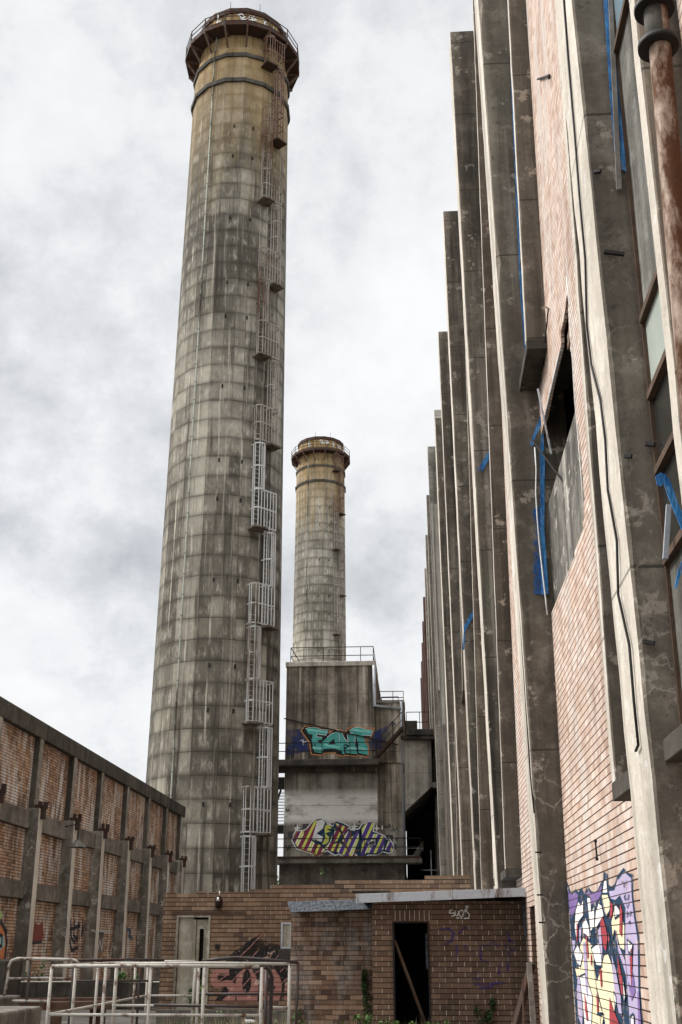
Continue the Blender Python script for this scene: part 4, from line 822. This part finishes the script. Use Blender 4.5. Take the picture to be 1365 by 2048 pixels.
# left door
dr = MB()
for x in (-5.62, -4.87): dr.box(x, x + .045, 26.96, 27.2, .1, 2.29)
dr.box(-5.575, -4.87, 26.96, 27.2, 2.25, 2.29); dr.box(-5.22, -5.16, 26.97, 27.1, .1, 2.2)
D1 = dr.build('door', 'timber_pale', sh)
dl = MB(); dl.box(-5.56, -5.22, 27.03, 27.08, .1, 2.24); dl.box(-5.15, -5.08, 27.03, 27.08, .1, 2.2); dl.box(-4.98, -4.87, 27.03, 27.08, .1, 2.2); dl.box(-5.08, -4.98, 27.03, 27.08, 2.0, 2.2); dl.build('door_leaf', 'timber_pale', D1)
dk = MB(); dk.box(-5.5, -4.9, 27.3, 27.34, 0, 2.4); dk.build('shade_sheet', 'dark', D1)  # black sheet behind the door slit, standing in for the shade inside
wn_ = MB(); wn_.box(-3.18, -2.93, 26.97, 27.05, 1.575, 1.61); wn_.box(-3.18, -2.93, 26.97, 27.05, 2.1, 2.135); wn_.box(-3.18, -3.14, 26.97, 27.05, 1.61, 2.1); wn_.box(-2.97, -2.93, 26.97, 27.05, 1.61, 2.1)
W1 = wn_.build('window', 'galv', sh); wp = MB(); wp.box(-3.14, -2.97, 27.0, 27.03, 1.61, 2.1); wp.box(-3.075, -3.06, 26.985, 27.0, 1.7, 2.04); wp.build('board', 'timber_pale', W1)
ws = MB(); ws.box(-3.22, -2.9, 26.9, 27.0, 1.34, 1.56); ws.build('sill', 'sooty', sh, bevel=.01)
# bulkhead lamp
c = onY(437, 1804, 26.9); lm = MB(); n = 16
for k in range(n):
    a0, a1 = 2 * math.pi * k / n, 2 * math.pi * (k + 1) / n
    for (r0, y0), (r1, y1) in (((.0, -.09), (.5, -.08)), ((.5, -.08), (1., 0.)), ((1., 0.), (1., .1))):
        lm.face([(c.x + .085 * r0 * math.cos(a0), c.y + y0, c.z + .15 * r0 * math.sin(a0)), (c.x + .085 * r1 * math.cos(a0), c.y + y1, c.z + .15 * r1 * math.sin(a0)), (c.x + .085 * r1 * math.cos(a1), c.y + y1, c.z + .15 * r1 * math.sin(a1)), (c.x + .085 * r0 * math.cos(a1), c.y + y0, c.z + .15 * r0 * math.sin(a1))])
LM = lm.build('bulkhead_lamp', 'iron', sh); l2 = MB(); l2.tube([(c.x + .01, c.y - .1, c.z + .02), (c.x + .01, c.y - .1, c.z + .1)], [.035, .02], 10); l2.tube([(c.x + .02, c.y, c.z + .14), (c.x + .025, c.y, c.z + .24)], .012, 6); l2.build('bulb', 'white', LM)
sb = MB(); p = onY(435, 1893, 26.95); sb.box(p.x - .05, p.x + .05, 26.93, 27., p.z - .05, p.z + .05); sb.build('switch_box', 'iron', sh, bevel=.01)
# middle infill
md = MB(); md.box(-2.746, -.93, 25.1, 25.3, 0, 2.33); md.box(-2.746, -2.55, 25.3, 27, 0, 2.33); md.build('infill_wall', 'brick_patch', sh)
# right room
fw = MB(); wallX(fw, -.93, XB, 23.2, 23.42, 0, 2.45, [(-.532, .186, 0, 2.075)]); fw.box(-.93, -.72, 23.42, 27, 0, 2.45); fw.build('front_wall', 'brick_dark', sh, weld=False)
so = MB(); so.box(-.56, .21, 23.195, 23.2, 2.09, 2.28); so.build('soldier_course', 'soldier', sh)
fl = MB(); fl.box(-.72, XB, 23.42, 26.95, .0, .02); fl.box(-.72, XB, 26.8, 26.95, .02, 2.45); fl.box(XB - .1, XB - .02, 23.42, 26.8, .02, 2.45); fl.build('room_lining', 'black', sh)  # floor and walls in black: the dark of the interior put into colour
df = MB()
for x in (-.532, .151): df.box(x, x + .035, 23.17, 23.4, 0, 2.075)
df.box(-.497, .151, 23.17, 23.4, 2.045, 2.075); df.build('door_frame', 'iron', sh)
dj = MB(); dj.box(.11, .15, 23.3, 23.42, 1.2, 1.85); dj.build('door_strip', 'galv_dark', sh)
rf = MB(); rf.prism([(-1.15, 22.75, 2.47), (XB, 22.75, 2.56), (XB, 22.75, 2.6), (-1.15, 22.75, 2.51)], (0, 4.2, 0)); rf.build('roof', 'galv', sh)
def fasc(name, mat, a, b, c, d, th=.03, back=0.):
    m = MB(); A = [Vector(q) for q in (a, b, c, d)]; m.prism(A, (0, th, 0)); return m.build(name, mat, sh, bevel=.004)
fasc('fascia', 'galv', (-1.215, 22.6, 2.4), (.65, 22.6, 2.455), (.65, 22.6, 2.625), (-1.215, 22.6, 2.565)); fasc('fascia', 'galv', (.66, 22.6, 2.46), (1.47, 22.6, 2.49), (1.47, 22.6, 2.65), (.66, 22.6, 2.63)); fasc('fascia', 'galv', (1.48, 22.6, 2.495), (2.06, 22.6, 2.51), (2.06, 22.6, 2.674), (1.48, 22.6, 2.655))
m = MB(); A = [(-2.69, 24.45, 2.285), (-.95, 24.45, 2.35), (-1.0, 24.7, 2.545), (-2.79, 24.7, 2.5)]; m.prism(A, (0, .03, .01)); m.build('fascia', 'galv_dark', sh)
m = MB(); m.prism([(-2.7, 24.75, 2.44), (-.93, 24.75, 2.48), (-.93, 24.75, 2.5), (-2.7, 24.75, 2.46)], (0, 2.2, 0)); m.build('roof', 'galv_dark', sh)
m = MB(); m.box(-1.3, -.55, 22.7, 23.2, 2.6, 2.63); m.build('roof_scrap', 'sooty', sh)
m = MB(); m.tube([onY(1047, 1790, 23.0), onY(1050, 1850, 23.0), onY(1053, 1872, 23.0), onY(1049, 1878, 22.95)], .022, 8); m.build('downpipe', 'galv_dark', sh)
# writing on the shed
sm_ = [paint('spray_pink', (.36, .17, .14), .25), spray('spray_black_soft', (.012, .01, .01), 1., 1.3), paint('spray_black', (.014, .012, .012)), paint('spray_white', (.8, .8, .8)), spray('spray_violet', (.05, .03, .15), .6, 3.)]
pm = [brick_paint('letter_pink', (.38, .175, .145)), brick_paint('letter_black', (.015, .012, .012))] + sm_
o3, k3 = (400, 1840), 6.2; f3 = MB(); Y3 = 26.995
bl(f3, [(330, 470), (560, 290), (815, 125), (700, 250), (900, 210), (880, 280), (990, 310), (1000, 470), (1080, 480), (1130, 500), (1130, 700), (900, 620), (330, 620)], o3, k3, Y3, 3)
for q in ([(325, 490), (520, 490), (815, 125)], [(400, 490), (560, 490), (655, 215)], [(480, 500), (720, 500), (900, 285)], [(600, 510), (880, 510), (965, 300)], [(760, 510), (1010, 510), (1005, 320)], [(330, 480), (1090, 480), (1130, 620), (330, 620)]): bl(f3, q, o3, k3, Y3 - .002 - .0004 * q[0][0] / 100, 1)
bl(f3, [(160, 600), (1130, 600), (1130, 700), (1040, 860), (1000, 990), (440, 1000), (300, 990), (190, 1000), (330, 800), (240, 760), (220, 690), (360, 690)], o3, k3, Y3 - .004, 1)
bl(f3, [(190, 610), (365, 610), (365, 690), (300, 670), (250, 665), (220, 690), (215, 740), (240, 765), (330, 745), (400, 750), (450, 810), (465, 880), (440, 950), (440, 1010), (310, 1010), (280, 990), (340, 940), (360, 870), (330, 830), (300, 830), (240, 850), (180, 840), (140, 790), (130, 720), (150, 650)], o3, k3, Y3 - .008, 0)
bl(f3, [(540, 610), (640, 610), (700, 700), (730, 850), (710, 1010), (460, 1010), (445, 900), (445, 760), (480, 660)], o3, k3, Y3 - .008, 0)
bl(f3, [(575, 610), (610, 620), (635, 700), (635, 820), (610, 890), (570, 905), (535, 870), (525, 780), (545, 660)], o3, k3, Y3 - .012, 1)
bl(f3, [(770, 610), (930, 610), (990, 700), (1020, 800), (1010, 920), (980, 1010), (780, 1010), (760, 900)], o3, k3, Y3 - .008, 0); bl(f3, [(820, 700), (870, 720), (940, 840), (900, 900), (830, 880)], o3, k3, Y3 - .012, 1)
bl(f3, [(1060, 800), (1130, 760), (1130, 1010), (1050, 1010)], o3, k3, Y3 - .008, 0)
for q in ([(230, 760), (340, 680)], [(400, 760), (480, 670)], [(500, 860), (640, 700), (760, 610)], [(670, 900), (800, 760)], [(920, 870), (1090, 720)], [(480, 470), (620, 340), (790, 150)], [(640, 470), (730, 370)], [(940, 490), (990, 410)], [(860, 480), (890, 430)], [(1000, 640), (1050, 590)]): bs(f3, q, o3, k3, Y3 - .014, 0, .022)
f3.build('pink_graffiti', pm, sh, weld=False)
o4, k4 = (880, 1760), 5.25; f4 = MB(); Y4 = 23.19
for q in ([(130, 315), (105, 320), (98, 345), (125, 350), (150, 340), (152, 375), (125, 380)], [(165, 325), (160, 370), (190, 372), (198, 330)], [(215, 320), (200, 350), (215, 385), (240, 380), (250, 340), (235, 315), (215, 320)], [(262, 310), (265, 385), (262, 350), (290, 285), (295, 275), (275, 275), (285, 330), (315, 370), (300, 400), (255, 405)], [(180, 400), (200, 398)], [(215, 402), (235, 400)]): bs(f4, q, o4, k4, Y4, 3, .018)
for q in ([(0, 520), (90, 505), (150, 560), (120, 640), (20, 690), (0, 640)], [(200, 560), (260, 500), (400, 490)], [(400, 590), (390, 640), (470, 700), (560, 650), (620, 700)], [(270, 690), (280, 800)], [(180, 690), (170, 850), (130, 900)], [(420, 700), (430, 830), (520, 880)], [(720, 560), (730, 640), (780, 660)], [(690, 690), (780, 740)], [(640, 820), (620, 990)], [(730, 760), (710, 950)], [(250, 1010), (400, 980)], [(300, 1045), (480, 1030)], [(360, 1100), (680, 1080)], [(420, 1145), (560, 1110)]): bs(f4, q, o4, k4, Y4, 4, .045)
f4.build('scrawled_tag', sm_, sh, weld=False)

# timber and steel leaning about
def leaner(name, label, cat, a, b, w, d, mat):
    m = MB(); m.bar(a, b, w, d); return tag(m.build(name, mat, None, bevel=.004), label, cat)
a_ = onY(789, 1880, 23.25); b_ = onY(858, 2050, 23.5)
leaner('timber_plank', 'brown timber plank leaning diagonally across the dark shed doorway', 'plank', a_, Vector((b_.x + .01, b_.y, .03)), .07, .05, 'timber_brown')
a_ = onY(1064, 1928, 21.5); b_ = onY(1026, 2048, 21.2)
leaner('steel_beam', 'dark rusty steel beam leaning against the pale brick beside the shed', 'beam', a_, Vector((b_.x - .06, b_.y, .02)), .12, .09, 'rust_dark')
a_ = onY(1046, 1960, 21.0)
leaner('steel_rod', 'thin orange rusty rod standing in front of the leaning steel beam', 'rod', a_, Vector((a_.x - .05, a_.y - .1, 0.)), .03, .03, 'rust')
a_ = onX(1062, 1925, 1.95); 
leaner('timber_post', 'grey weathered post upright beside the dark slot in the pale brick wall', 'post', (a_.x - .03, a_.y, a_.z), (a_.x - .02, a_.y - .15, 0), .09, .07, 'timber')
m = MB(); q0, q1 = onZ(490, 2043, .06), onZ(712, 2041, .06); m.tube([q0, q0.lerp(q1, .4) + Vector((0, 0, .01)), q1], .045, 12); tag(m.build('pipe', 'white'), 'white pipe lying on the ground in front of the brick infill', 'pipe')
for i, (x0, y0, x1, y1) in enumerate(((40, 1996 + 8, 235, 2001), (80, 2012, 225, 2009))):
    m = MB(); q0, q1 = onY(x0, y0, 22 - i * 2), onY(x1, y1, 23 - i * 2); m.bar(q0, q1, .3, .12); z = min(q0.z, q1.z) - .05
    m.bar((q0.x + .3, q0.y, 0), (q0.x + .3, q0.y, q0.z - .06), .15, .15); m.bar((q1.x - .3, q1.y, 0), (q1.x - .3, q1.y, q1.z - .06), .15, .15)
    tag(m.build('steel_girder', 'rust'), ('rusty red steel girder raised flat behind the white railing', 'shorter rusty girder lying nearer the concrete block')[i], 'girder')
for i, (x, y, l) in enumerate(((330, 2019, .9), (350, 2024, 1.1), (300, 2023, .7))):
    q = onZ(x, y, .03) if y > 2010 else onY(x, y, 24); m = MB(); m.bar(q + Vector((-l / 2, 0, .02)), q + Vector((l / 2, .3, .03)), .05, .03)
    tag(m.build('lath', 'timber'), ('pale lath on the ground left of the shed door, middle of three', 'longest pale lath on the ground, rightmost of three', 'shortest pale lath on the ground, leftmost of three')[i], 'lath', 'loose laths near the shed')

# low walls and blocks on the left
m = MB(); q = onY(-60, 1963, 33); e = onY(322, 1964, 33); m.box(q.x - 6, e.x, 33, 33.6, 0, q.z, 0, {'z+': 1}); tag(m.build('kerb_wall', ['sooty', 'pale2'], None, bevel=.03), 'low dark concrete kerb wall behind the railings', 'wall')
m = MB(); q = onY(86, 2012, 13.2); m.box(q.x - 3, q.x, 11.5, 13.2, 0, q.z); tag(m.build('concrete_block', 'kerb', None, bevel=.03), 'large dark concrete block in the bottom left corner', 'concrete block')
m = MB(); q = onY(26, 1992, 18.0); m.box(q.x - 3, q.x, 17.6, 18.4, 0, q.z); tag(m.build('concrete_block', 'kerb', None, bevel=.03), 'smaller concrete block at the left border under the grey railing', 'concrete block')
m = MB(); q = onY(16, 1920, 19.6); m.box(q.x - 4, q.x, 19.5, 20.4, 0, q.z); tag(m.build('parapet', 'sooty', None, bevel=.03), 'dark concrete parapet at the left border behind the grey railing', 'wall')

# ------------------------------------------------------------------ pipe railings in the foreground
def pipe(parent, name, pts, r, mat): m = MB(); m.tube(pts, r, 12); return m.build(name, mat, parent)
ZT, ZM = 1.375, .81
rA = thing('pipe_railing', 'chipped white pipe railing round a pit, nearest to the camera', 'railing', (-4.7, 15, 0))
def at(x, Y, z): p = onY(x, 1895, Y); return Vector((p.x, Y, z))
fp = [107.7, 215, 304.6, 411, 525]
pipe(rA, 'rail', [at(107.7, 15, ZT), at(300, 15, ZT + .01), at(520, 15, ZT)], .021, 'rail_white'); pipe(rA, 'rail', [at(107.7, 15, ZM), at(525, 15, ZM)], .018, 'rail_white')
for x in fp: pipe(rA, 'post', [at(x, 15, 0), at(x, 15, ZT - .01)], .021, 'rail_white')
X0 = at(107.7, 15, 0).x
pipe(rA, 'rail', [(X0, 15, ZT), (X0, 20.4, ZT)], .021, 'rail_white'); pipe(rA, 'rail', [(X0, 15, ZM), (X0, 20.4, ZM + .02)], .018, 'rail_white')
for y in (16.07, 17.2, 18.3, 19.5, 20.4): pipe(rA, 'post', [(X0, y, 0), (X0, y, ZT - .01)], .021, 'rail_white')
pipe(rA, 'rail', [(X0, 20.4, ZM + .02), (at(392, 20.4, 0).x, 20.4, ZM + .02)], .018, 'rail_white')
pipe(rA, 'post', [at(389, 20.4, 0), at(393, 20.4, ZT)], .021, 'rail_white'); pipe(rA, 'rail', [(X0, 20.4, ZT), (at(393, 20.4, 0).x, 20.4, ZT)], .022, 'rail_white')
rB = thing('pipe_railing', 'second white pipe railing run just behind the nearest one', 'railing', (-3, 17.4, 0))
pipe(rB, 'rail', [at(233, 17.4, ZT), at(420, 17.4, ZT + .01), at(581, 17.4, ZT)], .021, 'rail_white'); pipe(rB, 'rail', [at(233, 17.4, .81), at(405, 17.4, .81)], .018, 'rail_white'); pipe(rB, 'rail', [at(405, 17.4, .79), at(581, 17.4, .79)], .02, 'rail_grey')
for x in (236, 400, 580): pipe(rB, 'post', [at(x, 17.4, 0), at(x, 17.4, ZT)], .022, 'rail_white')
rC = thing('pipe_railing', 'dark pipe railing with bowed top bar in front of the pink graffiti', 'railing', (-2.5, 18.6, 0))
pipe(rC, 'rail', [onY(x, y, 18.6) for x, y in ((405, 1922), (440, 1918), (470, 1915), (520, 1918), (597, 1925))], .024, 'rail_dark'); pipe(rC, 'rail', [onY(x, y, 18.6) for x, y in ((392, 1988), (580, 1988))], .02, 'rail_dark')
pipe(rC, 'rail', [onY(x, y, 17.0) for x, y in ((308, 2010), (420, 2012), (533, 2014))], .02, 'rail_dark')
q = onY(597, 1925, 18.6); pipe(rC, 'post', [q, (q.x - .02, 18.6, .6), (q.x - .04, 18.6, 0)], .022, 'rail_dark')
p0, p1, p2 = at(525, 15, ZT), at(540, 15.2, ZT - .04), at(546, 15.3, ZT - .14)
pipe(rC, 'post', [p0 + Vector((.02, 0, .0)), p0.lerp(p1, .6) + Vector((0, 0, .01)), p1, p2, at(544, 15.3, .8), at(541, 15.3, .0)], .026, 'rail_dark')
pipe(rC, 'post', [at(535, 15.9, ZT - .03), at(534, 15.9, .0)], .026, 'rail_dark')
rD = thing('pipe_railing', 'grey rusty pipe railing with rounded corner at the far left', 'railing', (-7, 18, 0))
pipe(rD, 'rail', [onY(x, y, 18) for x, y in ((8, 1995), (16, 1955), (18, 1932), (24, 1921), (36, 1917), (90, 1918), (145, 1919), (154, 1922), (158, 1927))], .022, 'rail_grey'); pipe(rD, 'rail', [onY(x, y, 18) for x, y in ((17, 1957), (90, 1956), (152, 1958))], .017, 'rail_grey')
for x in (64, 151): pipe(rD, 'post', [at(x, 18, 0), at(x, 18, 1.42)], .02, 'rail_dark')
pipe(rD, 'rail', [at(158, 18.2, 1.415), at(240, 18.6, 1.42), at(330, 19, 1.41)], .02, 'rail_dark'); pipe(rD, 'rail', [at(152, 18, 1.12), at(310, 19, 1.1)], .016, 'rail_dark')
pipe(rD, 'post', [at(283, 19, 0), at(283, 19, 1.41)], .02, 'rail_dark'); pipe(rD, 'rail', [at(0, 18, .84), at(110, 18, .84)], .02, 'rail_grey')

# ------------------------------------------------------------------ plants
def leaves(mb, c, r, n, size, mi=0, flat=1.):
    for _ in range(n):
        while True:
            v = Vector((random.uniform(-1, 1), random.uniform(-1, 1), random.uniform(-1, 1)))
            if v.length < 1: break
        p = Vector(c) + Vector((v.x * r[0], v.y * r[1], v.z * r[2])); s = size * random.uniform(.6, 1.3)
        a = Vector((random.uniform(-1, 1), random.uniform(-1, 1), random.uniform(-.6, .6))).normalized(); b = a.cross(Vector((random.uniform(-1, 1), random.uniform(-1, 1), 1))).normalized()
        mb.face((p - a * s, p - b * s * .45 + a * s * .1, p + a * s, p + b * s * .45 + a * s * .1), mi)
def weed(label, x, Y, h, w, n, leaf='leaf', name='weed', size=.04, stems=5, straw=0):
    c = onY(x, 1895, Y); o = MB()
    for i in range(stems):
        a = random.uniform(0, 6.3); t = Vector((c.x + w * .7 * math.cos(a), Y + w * .4 * math.sin(a), h * random.uniform(.6, 1.)))
        o.tube([(c.x + .1 * w * math.cos(a), Y, 0), ((c.x + t.x) / 2 + .02, Y, t.z * .55), t], [.008, .006, .003], 5, 1); leaves(o, t, (w * .3, w * .25, h * .2), n // stems, size)
    leaves(o, (c.x, Y, h * .35), (w * .8, w * .5, h * .35), n // 2, size)
    for i in range(straw):
        a = random.uniform(0, 6.3); b = Vector((c.x + random.uniform(-w, w), Y + random.uniform(-.3, .3), 0)); t = b + Vector((random.uniform(-.15, .15), 0, h * random.uniform(.6, 1.4))); o.face((b, b + Vector((.012, 0, 0)), t), 2)
    return tag(o.build(name, [leaf, 'bark', 'straw'], None, weld=False), label, 'plant', 'weeds around the shed')
weed('dark ivy clump climbing low on the right part of the shed front', 965, 23.1, .62, .22, 260, 'leaf_dark', 'ivy', .035)
weed('tall dark ivy column in the corner left of the doorway', 736, 24.95, 1.15, .16, 420, 'leaf_dark', 'ivy', .035)
weed('leafy weed at the foot of the brick infill by the railing', 602, 24.6, .38, .16, 70)
weed('broad green weed below the ivy column', 728, 24.4, .36, .3, 160, straw=12)
weed('small weed at the left jamb of the dark doorway', 775, 22.9, .3, .22, 110)
weed('grassy weed tuft on the doorstep of the dark doorway', 838, 22.9, .3, .28, 90, straw=30)
weed('weed tuft right of the dark doorway', 880, 23.0, .28, .22, 90, straw=10)
weed('sprig of weed by the left shed door', 398, 26.4, .9, .2, 150, size=.05)
weed('low weed beside the dark slot at the pale wall', 1062, 20.6, .22, .2, 60)
weed('young green plant at the foot of the left wall', 75, 36, 1.1, .4, 50, size=.08)
weed('leafy weed patch behind the kerb wall', 250, 34.5, .8, .55, 130, size=.08)
weed('dry grass tuft growing in front of the second railing', 480, 23.5, .4, .5, 20, straw=30)
weed('dry grass tuft near the white pipe', 560, 23.8, .4, .5, 20, straw=26)
o = MB()
for p in ((1.0, .0), (.3, .3)): pass
c = onY(645, 1758, 27.1); o.tube([c, c + Vector((-.02, 0, .12)), c + Vector((.03, 0, .2))], .006, 5, 1); leaves(o, c + Vector((.0, 0, .16)), (.07, .05, .08), 26, .028); tag(o.build('seedling', ['leaf', 'bark'], None, weld=False), 'small seedling sprouting from the top of the shed wall', 'plant')
c = onX(75, 1790, -12.6)
TX = -14.7
tr = thing('tree', 'leafy green tree glimpsed between the near chimney and the tower', 'tree', (TX, 118, 0))
t = MB(); t.tube([(TX, 118, 0), (TX + .1, 118, 2.5), (TX - .2, 118, 5)], [.25, .2, .1], 8)
for i in range(7): a = i * .9; t.tube([(TX, 118, 2 + i * .35), (TX + 1.6 * math.cos(a), 118 + 1.6 * math.sin(a), 4 + i * .6)], [.08, .03], 6)
t.build('trunk', 'bark', tr)
t = MB()
for i in range(46): leaves(t, (TX + random.uniform(-3.2, 3.2), 118 + random.uniform(-2.5, 2.5), random.uniform(2.8, 8.9)), (.75, .75, .6), 46, .2)
t.build('crown', 'leaf_tree', tr, weld=False)
# grass in the cracks of the yard
gr = MB()
for i in range(2600):
    x, y = random.uniform(-6, 2), random.choice((random.uniform(20, 27), random.uniform(22.3, 23.1), random.uniform(24.5, 25.0)))
    if x > 1.9: continue
    h = random.uniform(.03, .2) * (1.4 if y > 22 else 1.); b = Vector((x, y, 0)); gr.face((b, b + Vector((.012, .004, 0)), b + Vector((random.uniform(-.05, .05), random.uniform(-.05, .05), h))), 0 if random.random() < .6 else 1)
rb = MB()
for i in range(900):
    x, y = random.uniform(-6, 1.9), random.choice((random.uniform(19, 27), random.uniform(22.2, 23.1), random.uniform(24.3, 25.)))
    q = Vector((x, y, 0)); s_ = random.uniform(.012, .05); a = random.uniform(0, 3)
    v = [q + Vector((math.cos(a + k * 2.1) * s_, math.sin(a + k * 2.1) * s_, 0)) for k in range(3)]; t_ = q + Vector((random.uniform(-.3, .3) * s_, 0, s_ * random.uniform(.6, 1.1)))
    mi = random.choice((0, 0, 1))
    for k in range(3): rb.face((v[k], v[(k + 1) % 3], t_), mi)
tag(rb.build('rubble', ['kerb', 'brick_shed'], None, weld=False), 'small stones and brick crumbs littering the concrete yard', 'rubble', None, 'stuff')
go = gr.build('grass', ['leaf', 'straw'], None, weld=False); tag(go, 'sparse green and dry grass growing through the concrete yard', 'grass', None, 'stuff')

# ------------------------------------------------------------------ world and light
SUN_EL, SUN_AZ = R(48), R(-84)                       # azimuth from +Y towards +X : the light comes from the left
w = bpy.data.worlds.new("World"); sc.world = w; w.use_nodes = True; nt = w.node_tree; nt.nodes.clear()
s = NT.__new__(NT); s.t = nt
outw = nt.nodes.new('ShaderNodeOutputWorld'); bg = nt.nodes.new('ShaderNodeBackground'); nt.links.new(bg.outputs[0], outw.inputs[0])
sky = nt.nodes.new('ShaderNodeTexSky'); sky.sky_type = 'NISHITA'; sky.sun_disc = False; sky.sun_elevation = SUN_EL; sky.sun_rotation = SUN_AZ
D = s.n('TexCoord', out=0); xyz = s.sep(D)
den = s.math('ADD', s.math('MAXIMUM', xyz[2], 0.), .7)
cv = s.comb(s.math('DIVIDE', xyz[0], den), s.math('DIVIDE', xyz[1], den), 0.)
n1 = s.noise(s.vmul(cv, (1.15, 1., 1.)), 2.3, 9, .6); n2 = s.noise(s.n('VectorMath', {0: cv, 1: (3.1, 7.7, 0.)}, operation='ADD'), 6., 10, .66)
f = s.math('ADD', s.math('MULTIPLY', n1, .66), s.math('MULTIPLY', n2, .34))
cl = s.ramp(f, [(.35, (2.35, 2.41, 2.53)), (.44, (3.4, 3.46, 3.56)), (.51, (4.5, 4.53, 4.57)), (.585, (5.0, 5.0, 4.98))])
zen = s.n('MapRange', {0: xyz[2], 1: .74, 2: .96, 3: 1., 4: 2.9})          # overcast sky, boosted overhead and sunward mostly out of view to light surfaces
dt = s.n('VectorMath', {0: D, 1: (math.sin(SUN_AZ) * math.cos(SUN_EL), math.cos(SUN_AZ) * math.cos(SUN_EL), math.sin(SUN_EL))}, out=1, operation='DOT_PRODUCT')
glow = s.n('MapRange', {0: dt, 1: .78, 2: 1., 3: 0., 4: 3.})
back = s.n('MapRange', {0: xyz[1], 1: .1, 2: -.6, 3: 1., 4: 1.8})  # unseen sky behind the camera, brightened to add light
lum = s.math('MULTIPLY', s.math('ADD', zen, glow), back)
cl = s.vmul(cl, s.comb(lum, lum, lum))
skc = s.mix(.95, sky.outputs[0], cl)
nt.links.new(skc, bg.inputs[0]); bg.inputs[1].default_value = .092
sd = bpy.data.lights.new('sun', 'SUN'); so_ = bpy.data.objects.new('sun', sd); col.objects.link(so_)
sd.energy = 1.6; sd.angle = R(14); sd.color = (1., .95, .87)
tow = Vector((math.sin(SUN_AZ) * math.cos(SUN_EL), math.cos(SUN_AZ) * math.cos(SUN_EL), math.sin(SUN_EL)))
so_.rotation_euler = (-tow).to_track_quat('-Z', 'Y').to_euler(); so_.location = tow * 60

sc.render.engine = 'CYCLES'
sc.view_settings.view_transform = 'Standard'; sc.view_settings.look = 'None'; sc.view_settings.exposure = 1.13; sc.view_settings.gamma = 1.
